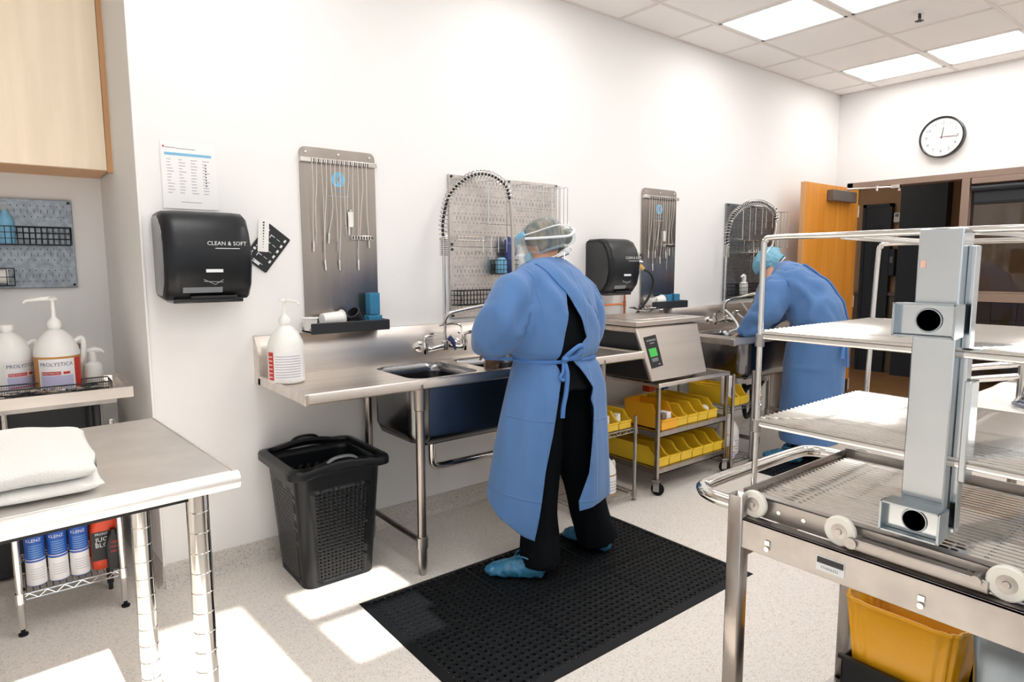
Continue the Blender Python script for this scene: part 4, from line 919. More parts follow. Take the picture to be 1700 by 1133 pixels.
obj('swing_spout', MB().tube(cr_smooth([(4.0, -.115, 1.05), (4.0, -.12, 1.10), (4.03, -.14, 1.13), (4.2, -.20, 1.165), (4.35, -.25, 1.19)], 5), .011, 12), 'chrome', t)
obj('white_hose', MB().tube(cr_smooth([(4.17, -.16, 1.10), (4.23, -.2, 1.0), (4.20, -.24, .96), (4.13, -.2, .985), (4.10, -.17, 1.02)], 5), .008, 8), 'strap', t)
obj('fill_hose', MB().tube(cr_smooth([(4.0, -.12, 1.05), (3.98, -.2, 1.0), (3.86, -.33, .935), (3.70, -.36, .915)], 5), .008, 8), 'strap', t)
# soap jug on sink
jug('soap_jug', 'white soap jug with red side label and tall pump on the near sink deck', (.492, -.24, .897), .98, None, 'short', -1.2, 'lines', -.15, handle=False)

# ================================================================ ultrasonic cleaner on its cart
t = thing('ultrasonic_cleaner', 'stainless tabletop ultrasonic cleaner with green screen on the wheeled cart', 'cleaner', (2.8, -.3, .70))
def fr_(z): return -.54-.085*(1.035-z)/.33
sl = MB().add([(2.455, fr_(1.035), 1.035), (3.055, fr_(1.035), 1.035), (3.055, -.06, 1.035), (2.455, -.06, 1.035), (2.515, fr_(.715), .715), (3.06, fr_(.715), .715), (3.04, -.06, .715), (2.50, -.06, .715)],
            [(0, 1, 2, 3), (7, 6, 5, 4), (0, 4, 5, 1), (1, 5, 6, 2), (2, 6, 7, 3), (3, 7, 4, 0)])
obj('body', sl, 'steel', t, bevel=.008)
obj('side_cover', MB().add([(2.452, -.525, 1.0), (2.452, -.09, 1.0), (2.492, -.10, .72), (2.509, -.60, .72), (2.458, -.525, 1.0), (2.458, -.09, 1.0), (2.498, -.10, .72), (2.515, -.60, .72)], [(0, 1, 2, 3), (4, 7, 6, 5), (0, 3, 7, 4), (1, 5, 6, 2)]), 'dark', t)
obj('lid', MB().box((2.43, -.565, 1.043), (3.10, -.05, 1.072)).box((2.55, -.50, 1.072), (2.98, -.12, 1.078)), 'steel', t, bevel=.006)
obj('seal', MB().box((2.47, -.53, 1.034), (3.02, -.07, 1.044)), 'inkb', t)
pn = MB(); 
def fp(x, z, o=.0): return V((x, fr_(z)-.003-o, z))
obj('control_panel', MB().add([fp(2.505, .975), fp(2.618, .985), fp(2.638, .80), fp(2.532, .79), fp(2.505, .975, -.004), fp(2.618, .985, -.004), fp(2.638, .80, -.004), fp(2.532, .79, -.004)], [(0, 3, 2, 1), (4, 5, 6, 7), (0, 1, 5, 4), (1, 2, 6, 5), (2, 3, 7, 6), (3, 0, 4, 7)]), 'inkb', t)
obj('screen', MB().add([fp(2.528, .905, .001), fp(2.598, .910, .001), fp(2.604, .862, .001), fp(2.536, .857, .001)], [(0, 3, 2, 1)]), 'green', t)
obj('keypad', MB().add([fp(2.540, .848, .001), fp(2.60, .853, .001), fp(2.604, .832, .001), fp(2.545, .828, .001)], [(0, 3, 2, 1)]), 'grey', t)
tm = MB()
for s_, x, z, sz in (('ULTRASONIC', 2.565, .955, .014), ('CLEANER', 2.567, .938, .010), ('KEY', 2.605, .812, .012)):
    q = text_mb(s_, sz, (x, fr_(z)-.0045, z), (1, 0, .06), (0, -.97, .25)); tm.add(q.v, q.f)
obj('lettering', tm, 'inkw', t)
b = MB()
for x in (2.56, 3.0):
    for y in (-.55, -.12): b.cyl((x, y, .699), (x, y, .716), .018, 12)
obj('feet', b, 'rubber', t)
obj('hinge', MB().cyl((2.6, -.056, 1.05), (2.95, -.056, 1.05), .009, 8), 'dark', t)
random.seed(5)
for i in range(9):
    o = scissor((2.95+random.uniform(-.03, .05), -.17+random.uniform(-.05, .04), 1.083+.006*(i % 3)), random.uniform(0, 2*PI), .085, random.uniform(.05, .3), 'steel clamp in the small heap on the back of the cleaner lid', 'clamps on the cleaner lid', 'chrome' if i % 2 else 'dark')

def caster(par, x, y, h=.10, r=.040, rz=.4):
    p = obj('caster', MB().box((-.012, -.018, h-.075), (-.009, .018, h-.004)).box((.009, -.018, h-.075), (.012, .018, h-.004)).box((-.024, -.024, h-.008), (.024, .024, h)).box((-.012, -.018, h-.03), (.012, .018, h-.004)).xf(Matrix.Translation((x, y, 0)) @ Matrix.Rotation(rz, 4, 'Z')), 'worn', par)
    M_ = Matrix.Translation((x, y, 0)) @ Matrix.Rotation(rz, 4, 'Z')
    obj('wheel', MB().lathe((0, -.008, r), [(0, -.009), (r-.004, -.009), (r, -.005), (r, .005), (r-.004, .009), (0, .009)], 24, 'X').xf(M_), 'rubber', p)
    obj('hub', MB().lathe((0, -.008, r), [(0, -.013), (.010, -.013), (.010, .013), (0, .013)], 12, 'X').xf(M_), 'worn', p)
t = thing('utility_cart', 'stainless wheeled cart of yellow bins under the ultrasonic cleaner', 'cart', (2.95, -.35, 0))
cx0, cx1, cy0, cy1 = 2.575, 3.305, -.625, -.09
for x in (cx0, cx1):
    for y in (cy0, cy1):
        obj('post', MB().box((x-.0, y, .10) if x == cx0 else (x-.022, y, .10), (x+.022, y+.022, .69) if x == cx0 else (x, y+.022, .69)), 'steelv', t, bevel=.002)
        caster(t, x+(.011 if x == cx0 else -.011), y+.011, .10, .040, .5 if x == cx0 else 1.1)
obj('top', MB().box((cx0-.005, cy0-.005, .672), (cx1+.005, cy1+.025, .690)).box((cx0-.005, cy0-.005, .690), (cx1+.005, cy0+.007, .697)).box((cx1-.007, cy0, .69), (cx1+.005, cy1+.02, .697)), 'steel', t, bevel=.002)
for z in (.395, .165):
    obj('shelf', MB().box((cx0+.003, cy0+.003, z-.004), (cx1-.003, cy1+.02, z)).box((cx0+.02, cy0+.001, z-.036), (cx1-.02, cy0+.008, z-.002)).box((cx0+.02, cy0+.001, z-.036), (cx1-.02, cy0+.022, z-.030)).box((cx0+.001, cy0+.02, z-.036), (cx0+.006, cy1, z-.002)), 'steelv', t)
def make_bin(m='yellow', L=.44, W=.108, Hh=.115, lip=.055):
    """hopper-front stacking bin, front at -y, origin at base centre front"""
    t = thing('storage_bin', 'bin', 'bin', (0, 0, 0)); th = .0035
    side = [(0, 0), (0, lip), (.03, lip+.01), (.075, Hh), (L, Hh), (L, 0)]
    for s in (-1, 1):
        x = s*W/2
        obj('side_wall', MB().prism(side, lambda u, v, w_: V((w_, u, v)), x-s*th, x), m, t, local=True)
    obj('base', MB().box((-W/2, 0, 0), (W/2, L, th)).box((-W/2, L-th, 0), (W/2, L, Hh)), m, t, local=True)
    obj('front_lip', MB().px([(0, 0), (-.004, 0), (-.004, lip-.014), (-.010, lip-.010), (-.010, lip), (.004, lip), (0, lip-.01)], -W/2, W/2).box((-W/2-.004, -.002, lip-.006), (W/2+.004, .004, lip)), m, t, local=True)
    r = MB()
    for s in (-1, 1): r.tube([(s*W/2, .0, lip), (s*W/2, .03, lip+.01), (s*W/2, .075, Hh), (s*W/2, L, Hh)], .003, 5)
    r.tube([(-W/2, L, Hh), (W/2, L, Hh)], .003, 5); obj('rim', r, m, t, local=True)
    return t
b0 = make_bin(); first = [True]
def put_bin(x, y, z, label, group, rz=0, sc=(1, 1, 1)):
    o = b0 if first[0] else clone(b0); first[0] = False
    return place(o, (x, y, z), rz, label, group, sc)
pos = ['leftmost of six', 'second from left of six', 'third from left of six', 'fourth from left of six', 'fifth from left of six', 'rightmost of six']
for i in range(6): put_bin(2.66+i*.1165, -.600, .167, 'long yellow bin on the cart bottom shelf, %s' % pos[i], 'yellow bins on the cart bottom shelf')
pos = ['second from left', 'third from left', 'fourth from left', 'rightmost']
for i in range(4): put_bin(2.845+i*.108, -.595, .397, 'yellow bin on the cart middle shelf, %s' % pos[i], 'yellow bins on the cart middle shelf', sc=(.94, .95, 1))
big = make_bin('orange', .30, .150, .150, .065); place(big, (2.705, -.605, .397), 0, 'deeper orange-yellow bin of white packets at the left of the middle shelf')
for i, (x, z, lb) in enumerate(((2.69, .44, 'left'), (2.73, .45, 'right'))): 
    o = single('supply_packet', MB().box((x-.025, -.585, z-.03), (x+.02, -.52, z+.045)).box((x-.027, -.587, z+.0), (x+.022, -.583, z+.01)), 'tlabel' if i else 'cgrey', 'packet standing %s in the deeper orange-yellow bin' % lb, 'packet', (x, -.55, z-.03), bevel=.003)
single('white_pouch', MB().loft([ring((3.17, -.53, z), a, a*.8, 12) for z, a in ((.405, .03), (.43, .042), (.455, .036), (.47, .015))]), 'white', 'white pouch heaped in the rightmost bin of the middle shelf', 'pouch', (3.17, -.53, .405))
for i, (x, m, h) in enumerate(((3.08, 'redpl', .10), (3.155, 'white', .12), (3.235, 'canblue', .16))):
    x += .0; single('supply_box', MB().box((x-.03, -.16, .515), (x+.03, -.10, .515+h*.8)).box((x-.031, -.162, .53), (x+.031, -.16, .58)), m, '%s supply pack standing behind the bins near the top of the cart' % ('red', 'white', 'blue')[i], 'box', (x, -.13, .515), bevel=.003)
# wire shelving left of the cart
wire_unit('grey wire shelving of yellow bins between the gowned figure and the cart', 1.98, 2.415, -.585, -.12, .515, (.055, .445), m='worn', foot='worn', r=.011)
put_bin(2.345, -.565, .450, 'yellow bin at the right end of the wire shelf beside the cart', 'yellow bins on the near wire shelf', sc=(.95, .8, .85)); put_bin(2.235, -.565, .450, 'yellow bin on the wire shelf just behind the blue gown', 'yellow bins on the near wire shelf', sc=(.95, .8, .85)); put_bin(2.12, -.565, .450, 'yellow bin hidden behind the blue gown on the wire shelf', 'yellow bins on the near wire shelf', sc=(.95, .8, .85))
t = thing('yellow_carrier', 'yellow handled carrier behind the bins on the near wire shelf', 'carrier', (2.31, -.18, .45))
obj('tray', MB().box((2.20, -.30, .452), (2.40, -.20, .458)).box((2.20, -.302, .452), (2.40, -.298, .55)).box((2.20, -.202, .452), (2.40, -.198, .55)), 'yellow', t)
obj('handle', MB().tube(cr_smooth([(2.21, -.25, .46), (2.21, -.25, .60), (2.25, -.25, .65), (2.34, -.25, .65), (2.39, -.25, .60), (2.39, -.25, .46)], 4), .006, 8), 'yellow', t)
for i, x in enumerate((2.335, 2.24)): single('small_jar', MB().lathe((x, -.51, .455), [(0, 0), (.022, 0), (.022, .055), (.018, .06), (.020, .062), (.020, .075), (0, .075)], 14), 'white', 'small white jar standing in the %s wire shelf bin' % ('right-hand' if i == 0 else 'middle'), 'jar', (x, -.51, .455))
jug('detergent_jug', 'amber detergent bottle low on the wire shelf beside the gown hem', (2.25, -.50, .058), .85, 'amber', None, 0, 'plain', .3)
# third wire shelving, right of the cart
wire_unit('grey wire shelving of bins and jugs right of the cart under the far sink', 3.40, 3.645, -.600, -.15, .66, (.055, .43), m='worn', foot='worn', r=.011)
for i, (x, lb) in enumerate(((3.46, 'left'), (3.565, 'right'))): put_bin(x, -.58, .434, 'yellow bin at the %s on the wire shelf beyond the cart' % lb, 'yellow bins on the far wire shelf', sc=(.92, .8, 1))
t = thing('wipes_tub', 'tall white printed tub standing in the left bin beyond the cart', 'tub', (3.44, -.50, .44))
obj('body', MB().lathe((3.44, -.52, .442), [(0, 0), (.038, 0), (.040, .005), (.040, .17), (0, .17)], 20), 'white', t); obj('lid', MB().lathe((3.44, -.52, .612), [(0, 0), (.042, 0), (.042, .02), (.036, .026), (0, .026)], 20), 'white', t)
obj('print', MB().add([(3.44+.0405*math.sin(a), -.52-.0405*math.cos(a), z) for z in (.50, .56) for a in (-.1, .2, .5, .8)], [(0, 1, 5, 4), (1, 2, 6, 5), (2, 3, 7, 6)]), 'navy', t)
jug('detergent_jug', 'clear white-labelled gallon jug low on the far wire shelf', (3.55, -.47, .058), 1.0, None, None, 0, 'plain', -.1)
jug('detergent_jug', 'small amber detergent bottle left of the clear gallon jug on the far wire shelf', (3.44, -.55, .058), .62, 'amber', None, 0, 'enz', 0)

# ================================================================ mats
def mat_obj(name, label, x0, x1, y0, y1, pitch, th=.013):
    t = thing(name, label, 'mat', ((x0+x1)/2, (y0+y1)/2, 0))
    bw = .035; nx = int((x1-x0-2*bw)/pitch); ny = int((y1-y0-2*bw)/pitch); px_ = (x1-x0-2*bw)/nx; py_ = (y1-y0-2*bw)/ny
    b = MB(); hr = .21*min(px_, py_)
    ca = [(math.cos(a*PI/4+PI/8), math.sin(a*PI/4+PI/8)) for a in range(8)]
    for i in range(nx):
        for j in range(ny):
            off = 0
            cx = x0+bw+(i+.5)*px_; cy = y0+bw+(j+.5)*py_
            sq = [(px_/2, .2*py_), (.2*px_, py_/2), (-.2*px_, py_/2), (-px_/2, .2*py_), (-px_/2, -.2*py_), (-.2*px_, -py_/2), (.2*px_, -py_/2), (px_/2, -.2*py_)]
            vs = [(cx+u, cy+v, th*.88) for u, v in sq]
            vs += [(cx+c_*hr*1.45, cy+s_*hr*1.45, th) for c_, s_ in ca]+[(cx+c_*hr, cy+s_*hr, th) for c_, s_ in ca]+[(cx+c_*hr, cy+s_*hr, .001) for c_, s_ in ca]
            fs = []
            mp = [0, 1, 2, 3, 4, 5, 6, 7]
            for k in range(8):
                k2 = (k+1) % 8; fs += [(k, k2, 8+k2, 8+k), (8+k, 8+k2, 16+k2, 16+k), (16+k, 16+k2, 24+k2, 24+k)]
            b.add(vs, fs)
            # corner quads
            if i < nx-1 and j < ny-1: b.add([(cx+px_/2, cy+.2*py_, th*.88), (cx+.8*px_, cy+py_/2, th*.88), (cx+px_/2, cy+.8*py_, th*.88), (cx+.2*px_, cy+py_/2, th*.88)], [(0, 1, 2, 3)])
    # sq order must match octagon start angle
    obj('perforated_field', b, 'rubber', t, smooth=0, seg_recalc=False)
    b = MB(); o_ = [(x0, y0), (x1, y0), (x1, y1), (x0, y1)]; i_ = [(x0+bw, y0+bw), (x1-bw, y0+bw), (x1-bw, y1-bw), (x0+bw, y1-bw)]
    for k in range(4):
        k2 = (k+1) % 4; b.add([(*o_[k], 0), (*o_[k2], 0), (*o_[k2], .003), (*o_[k], .003), (*i_[k], th), (*i_[k2], th)], [(0, 1, 2, 3), (3, 2, 5, 4)])
    obj('bevelled_border', b, 'rubber', t, smooth=0)
    b = MB()
    for f_ in (1/3, 2/3): x = x0+(x1-x0)*f_; b.box((x-.003, y0+bw, th*.85), (x+.003, y1-bw, th+.001))
    b.box((x0+bw, (y0+y1)/2-.003, th*.85), (x1-bw, (y0+y1)/2+.003, th+.001)); obj('seam_ribs', b, 'black', t)
mat_obj('floor_mat', 'large black perforated anti-fatigue mat under the nearer gowned figure', .605, 2.125, -1.545, -.665, .031)
mat_obj('floor_mat', 'black perforated mat under the bent figure at the far sink', 3.47, 4.40, -1.04, -.60, .045)

# ================================================================ laundry basket
t = thing('laundry_basket', 'tall black perforated laundry basket under the left end of the near sink', 'basket', (.62, -.27, 0))
bc = (.635, -.255)
def br(z):  # half sizes and corner radius
    k = z/.55; return .162+.035*k, .168+.035*k, .045
def outline(z, n=14, grow=0):
    hx, hy, r = br(z); hx += grow; hy += grow; pts = []
    # sides with n cells, corners with 4
    seq = [((hx-r, -hy), (-(hx-r), -hy), (-hx+r, -hy+r), -PI/2), ((-hx, -(hy-r)), (-hx, hy-r), (-hx+r, hy-r), PI), ((-(hx-r), hy), (hx-r, hy), (hx-r, hy-r), PI/2), ((hx, hy-r), (hx, -(hy-r)), (hx-r, -hy+r), 0)]
    for a, b_, c, a0 in seq:
        for k in range(n): u = k/n; pts.append((bc[0]+a[0]+(b_[0]-a[0])*u, bc[1]+a[1]+(b_[1]-a[1])*u, 0))
        for k in range(4): an = a0-PI/2*k/4; pts.append((bc[0]+c[0]+r*math.cos(an), bc[1]+c[1]+r*math.sin(an), 1))
    return pts
zr = [0, .025]+[.025+.0165*i for i in range(1, 26)]+[.455, .47, .50, .535]
rows = [[V((p[0], p[1], z)) for p in outline(z)] for z in zr]; fl = [p[2] for p in outline(0)]
b = MB(); n = len(fl)
for j in range(len(zr)-1):
    for i in range(n):
        i2 = (i+1) % n; A, B_, C_, D_ = rows[j][i], rows[j][i2], rows[j+1][i2], rows[j+1][i]
        side = fl[i] == 0; k = i % 18
        hole = side and 1 <= k < 13 and 1 <= j <= 25
        skip = side and 3 <= k <= 9 and j in (29,) and False
        if hole:
            c = (A+B_+C_+D_)/4; hs = .62 if (i+j) % 2 == 0 else .45
            mids = [A, (A+B_)/2, B_, (B_+C_)/2, C_, (C_+D_)/2, D_, (D_+A)/2]
            inn = []
            for q, m_ in enumerate(mids):
                d = m_-c; inn.append(c+d*(hs*.5 if q % 2 == 0 else hs*.7))
            b.add(mids+inn, [(q, (q+1) % 8, (q+1) % 8+8, q+8) for q in range(8)])
        else: b.add([A, B_, C_, D_], [(0, 1, 2, 3)])
b.add(rows[0], [tuple(reversed(range(n)))])
bm = bmesh.new(); me = b.mesh('t'); bm.from_mesh(me); bmesh.ops.remove_doubles(bm, verts=bm.verts, dist=.0002); bm.to_mesh(me); bm.free()
obj('perforated_wall', me, 'black', t, solid=.003, smooth=40)
# flange rim with arched handles
def rimz(i):
    k = i % 18; s_ = i//18
    return .545+(.020*math.sin(PI*min(1, max(0, (k-1)/12))) if fl[i] == 0 and s_ in (0, 2) else 0)
base = outline(.535); o1 = outline(.535, grow=.004); o2 = outline(.535, grow=.030); o3 = outline(.535, grow=.034)
rg = []
for pts, dz in ((base, -.012), (base, .0), (o1, .012), (o2, .006), (o3, -.004), (o3, -.028), (o2, -.030)): rg.append([V((p[0], p[1], rimz(i)+dz)) for i, p in enumerate(pts)])
obj('rim', MB().loft(rg, caps=False), 'black', t, solid=.003, smooth=60)
for s_ in (-1, 1):
    y = bc[1]+s_*(br(.54)[1]+.016)
    hb_ = MB().tube(cr_smooth([(bc[0]-.07, y, .562), (bc[0]-.045, y, .580), (bc[0], y, .586), (bc[0]+.045, y, .580), (bc[0]+.07, y, .562)], 4), [.011]*17, 10, ell=(1, .6))
    obj('handle', hb_, 'grey' if s_ < 0 else 'black', t)

# ================================================================ rack cart in the foreground
t = thing('transfer_cart', 'stainless transfer cart with tube handle in the right foreground', 'cart', (1.2, -2.6, 0))
for x, y in ((.880, -2.233), (1.478, -2.245), (.880, -2.98), (1.478, -2.98)):
    p = obj('post', MB().loft([[V((x+u, y+v, z)) for u, v in rrect(0, 0, .036, .036, .004, 2)] for z in (.09, .853)], caps=False), 'steelv', t, solid=.003); caster(t, x+.018, y+.018, .095, .04, .9)
    obj('post_insert', MB().box((x+.003, y+.003, .10), (x+.033, y+.033, .835)), 'dark', p)
for x, s in ((.888, -1), (1.50, 1)):
    obj('side_rail', MB().box((x-.004, -2.99, .729), (x+.004, -2.222, .802)).box((x-.004, -2.99, .796), (x+.03*(1 if s < 0 else -1), -2.222, .802)), 'worn', t, bevel=.001)
b = MB()
for y in (-2.30, -2.62):
    b.box((.881, y-.006, .757), (.885, y+.006, .768)); b.cyl((.879, y, .748), (.886, y, .748), .006, 10)
obj('rail_latch', b, 'chrome', t, kind='stuff')
pl = obj('maker_plate', MB().box((.8825, -2.475, .745), (.8845, -2.415, .777)), 'inkw', t)
obj('plate_print', MB().box((.8815, -2.473, .762), (.883, -2.417, .775)), 'inkb', pl); q = text_mb('STAINLESS', .008, (.8812, -2.445, .7535), (0, -1, 0), (-1, 0, 0)); obj('lettering', q, 'inkb', pl)
obj('end_rail', MB().box((.90, -2.232, .70), (1.49, -2.226, .742)), 'worn', t)
obj('lower_frame', MB().box((.905, -2.96, .10), (.925, -2.21, .13)).box((1.475, -2.96, .10), (1.50, -2.21, .13)).box((.90, -2.225, .10), (1.5, -2.205, .13)).box((.90, -2.96, .10), (1.5, -2.94, .13)), 'worn', t)
obj('lower_shelf', MB().box((1.16, -2.95, .128), (1.50, -2.30, .134)), 'steel', t)
obj('handle', MB().tube(cr_smooth([(.898, -2.20, .826), (.902, -2.14, .826), (.925, -2.095, .826), (.975, -2.078, .826), (1.20, -2.074, .826), (1.42, -2.078, .826), (1.475, -2.092, .826), (1.497, -2.14, .826), (1.497, -2.215, .826)], 6), .0175, 16), 'chrome', t)
obj('handle_bracket', MB().box((1.478, -2.245, .80), (1.515, -2.21, .85)), 'worn', t)
# washer rack
rk = thing('washer_rack', 'three-level wire washer rack with central square duct standing on the transfer cart', 'rack', (1.25, -2.6, .8))
RX0, RX1, RY0, RY1 = .985, 1.555, -2.97, -2.20
obj('side_plate', MB().box((.928, RY0, .800), (.932, -2.205, .850)).box((.928, RY0, .846), (.950, -2.205, .850)).box((.928, RY0, .808), (.945, -2.205, .811)), 'worn', rk, bevel=.001)
obj('side_plate', MB().box((1.468, RY0, .800), (1.472, -2.205, .862)).box((1.452, RY0, .80), (1.472, -2.205, .803)), 'worn', rk, bevel=.001)
obj('end_plate', MB().box((.93, -2.209, .806), (1.47, -2.205, .858)), 'steelv', rk)
b = MB()
for y in (-2.30, -2.36, -2.55, -2.61, -2.68): b.cyl((.9265, y, .824), (.929, y, .824), .005, 8)
for y in (-2.66, -2.78): b.cyl((1.4655, y, .835), (1.468, y, .835), .006, 8)
obj('rivets', b, 'chrome', rk)
obj('guide_rail', MB().box((.900, -2.72, .806), (.924, -2.47, .830)), 'worn', rk, bevel=.002); obj('guide_bushing', MB().cyl((.894, -2.478, .82), (.93, -2.478, .82), .012, 16), 'worn', rk); obj('guide_bushing', MB().cyl((.894, -2.70, .826), (.93, -2.70, .826), .010, 14), 'worn', rk)
for y in (-2.247, -2.450, -2.745):
    for x in (.910, 1.486):
        wl = obj('roller', MB().lathe((x, y, .835), [(.012, -.007), (.030, -.007), (.033, -.004), (.033, .004), (.030, .007), (.012, .007)], 28, 'X'), 'nylon', rk)
        obj('roller_hub', MB().lathe((x, y, .835), [(0, -.0115), (.006, -.0115), (.007, -.0085), (.017, -.0078), (.017, .004), (0, .004)], 18, 'X').cyl((x, y, .835), (x+(.02 if x < 1.2 else -.015), y, .835), .005, 8), 'worn', wl)
def rack_shelf(z, x0, x1, y0, y1, n, r=.0040, frame=.007):
    f = MB().tube([(x0, y1, z-.008), (x0, y0, z-.008), (x1, y0, z-.008), (x1, y1, z-.008)], frame, 8, closed=True)
    s = obj('shelf_frame', f, 'chrome', rk)
    [obj('shelf_edge', MB().tube([(xx, y1, z+.002), (xx, y0, z+.002)], .004, 6), 'chrome', s) for xx in (x0, x1)]
    me = MB().tube([(0, y0, 0), (0, y1, 0)], r, 5).mesh('wire_rod'); me.materials.append(MT['chrome']); me.transform(Matrix.Translation((0, -wloc(rk).y, 0)))
    for i in range(1, n):
        o = bpy.data.objects.new('wire_rod', me); C.objects.link(o); o.parent = s; o.location = (x0+(x1-x0)*i/n-wloc(rk).x, 0, z+.003-wloc(rk).z)
    b = MB()
    for k in range(4): y = y0+(y1-y0)*(k+.5)/4; b.tube([(x0, y, z-.003), (x1, y, z-.003)], r*1.1, 5)
    obj('cross_wires', b, 'chrome', s)
    return s
rack_shelf(.833, .95, 1.455, RY0, -2.215, 26)
rack_shelf(1.020, RX0, 1.545, RY0, RY1, 27); rack_shelf(1.238, RX0, 1.60, RY0, RY1, 28, .0042)
obj('upper_frame', MB().tube(cr_smooth([(RX0, RY1, .84), (RX0, RY1, 1.0), (RX0, RY1, 1.30), (RX0, RY1, 1.445), (RX0, RY1-.006, 1.462), (RX0, RY1-.024, 1.469), (RX0, -2.4, 1.469), (RX0, RY0, 1.469)], 4), .0068, 10), 'chrome', rk)
obj('upper_frame', MB().tube(cr_smooth([(1.56, -2.215, .84), (1.575, -2.215, 1.2), (1.588, -2.215, 1.43), (1.59, -2.221, 1.455), (1.59, -2.24, 1.465), (1.59, -2.4, 1.465), (1.59, RY0, 1.465)], 4), .0068, 10), 'chrome', rk)
obj('crossbar', MB().cyl((RX0, -2.372, 1.469), (1.59, -2.372, 1.466), .0045, 8), 'chrome', rk); obj('crossbar', MB().cyl((RX0, -2.385, 1.463), (1.59, -2.40, 1.457), .0045, 8), 'chrome', rk); obj('crossbar', MB().cyl((RX0, -2.60, 1.468), (1.59, -2.74, 1.46), .005, 8), 'chrome', rk)
obj('shelf_collars', MB().cyl((RX0, RY1, 1.205), (RX0, RY1, 1.235), .011, 10).cyl((RX0, RY1, .99), (RX0, RY1, 1.02), .011, 10), 'worn', rk)
DU = obj('duct', MB().box((.955, -2.622, .86), (1.015, -2.546, 1.474)), 'duct', rk, bevel=.003)
obj('duct_flange', MB().box((.985, -2.636, .87), (1.012, -2.622, 1.44)).box((.975, -2.648, .98), (1.02, -2.636, 1.18)), 'duct', rk, bevel=.002)
def conn(z0, z1):
    # block with round port: ring of quads around the hole on the face toward the room side (-x)
    y0, y1, xf, xb = -2.632, -2.528, .925, .957; cy, cz, r = (y0+y1)/2-.004, (z0+z1)/2, .022
    N = 24; b = MB(); ou = []; inn = []; bk = []
    for k in range(N):
        a = 2*PI*k/N; c_, s_ = math.cos(a), math.sin(a); hw, hh = (y1-y0)/2, (z1-z0)/2
        m_ = min(hw/abs(c_) if abs(c_) > 1e-6 else 9, hh/abs(s_) if abs(s_) > 1e-6 else 9)
        ou.append(V((xf, (y0+y1)/2+c_*m_, cz+s_*m_))); inn.append(V((xf, cy+r*c_, cz+r*s_))); bk.append(V((xf+.030, cy+r*c_, cz+r*s_)))
    b.loft([ou, inn, bk], caps=False); b.f.append(tuple(range(2*N, 3*N)))
    o = obj('duct_connector', b, 'duct', rk, seg_recalc=False, smooth=30)
    fl_ = MB().box((xf, y0-.001, z0), (xb, y0+.001, z1)).box((xf, y1-.001, z0), (xb, y1+.001, z1)).box((xf, y0, z1-.001), (xb, y1, z1+.002)).box((xf, y0, z0-.002), (xb, y1, z0+.001)).box((.905, y0-.002, z0-.003), (.93, y0+.002, z1+.003)).box((.905, y1-.002, z0-.003), (.93, y1+.002, z1+.003)).box((.905, y0, z1), (.93, y1, z1+.003)).box((.905, y0, z0-.003), (.93, y1, z0))
    obj('connector_frame', fl_, 'zinc', o)
    obj('port_ring', MB().tube([V((xf-.001, cy+r*math.cos(a*PI/12), cz+r*math.sin(a*PI/12))) for a in range(24)], .002, 6, closed=True), 'zinc', o)
conn(1.268, 1.327); conn(.870, .925)
single('worn_sticker', MB().box((.9535, -2.562, 1.398), (.9549, -2.553, 1.412)), 'peach', 'tiny worn peach sticker at the top of the rack duct', 'sticker', (.954, -2.56, 1.405))
# yellow tub + black crate + grey bin on the lower part
tb = thing('yellow_tub', 'translucent amber-yellow ribbed tub nested in a black crate below the cart rails', 'tub', (1.36, -2.46, .33))
N = 64; rg = []
for z, gx_, gy_ in ((.143, .080, .108), (.33, .088, .118), (.505, .105, .135)):
    rg.append([V((1.375+u*(1+.03*((k//2) % 2)), -2.445+v*(1+.03*((k//2) % 2)), z)) for k, (u, v) in enumerate([(gx_*math.copysign(abs(math.cos(a))**.35, math.cos(a)), gy_*math.copysign(abs(math.sin(a))**.35, math.sin(a))) for a in [2*PI*k/N for k in range(N)]])])
b = MB().loft(rg, caps=False); b.f.append(tuple(reversed(range(N)))); obj('ribbed_wall', b, 'orange', tb, solid=.003, smooth=20)
obj('rim', MB().tube([V((p.x, p.y, .507)) for p in rg[2]], .005, 6, closed=True), 'orange', tb)
cr = thing('black_crate', 'black crate on the lower shelf of the transfer cart under the yellow tub', 'crate', (1.36, -2.46, .134))
obj('walls', MB().box((1.265, -2.585, .136), (1.49, -2.32, .142)).box((1.262, -2.588, .136), (1.268, -2.318, .34)).box((1.487, -2.588, .136), (1.493, -2.318, .34)).box((1.262, -2.588, .136), (1.493, -2.582, .34)).box((1.262, -2.324, .136), (1.493, -2.318, .34)), 'black', cr, bevel=.002)
[obj('rim', MB().box((xa, -2.595, .335), (xa+.013, -2.311, .345)), 'black', cr) for xa in (1.255, 1.487)]; obj('white_strip', MB().box((1.2600, -2.47, .265), (1.2618, -2.38, .275)), 'inkw', cr)
gb = thing('grey_bin', 'pale grey plastic bin right of the black crate on the transfer cart', 'bin', (1.3, -2.78, .134))
obj('body', MB().loft([[V((1.34+u*(1+k), -2.77+v*(1+k), z)) for u, v in rrect(-.12, -.145, .12, .145, .03)] for z, k in ((.136, -.08), (.60, .06))], caps=False), 'zinc', gb, solid=.004); obj('rim', MB().tube([V((1.34+u*1.06, -2.77+v*1.06, .60)) for u, v in rrect(-.12, -.145, .12, .145, .03)], .006, 6, closed=True), 'zinc', gb)
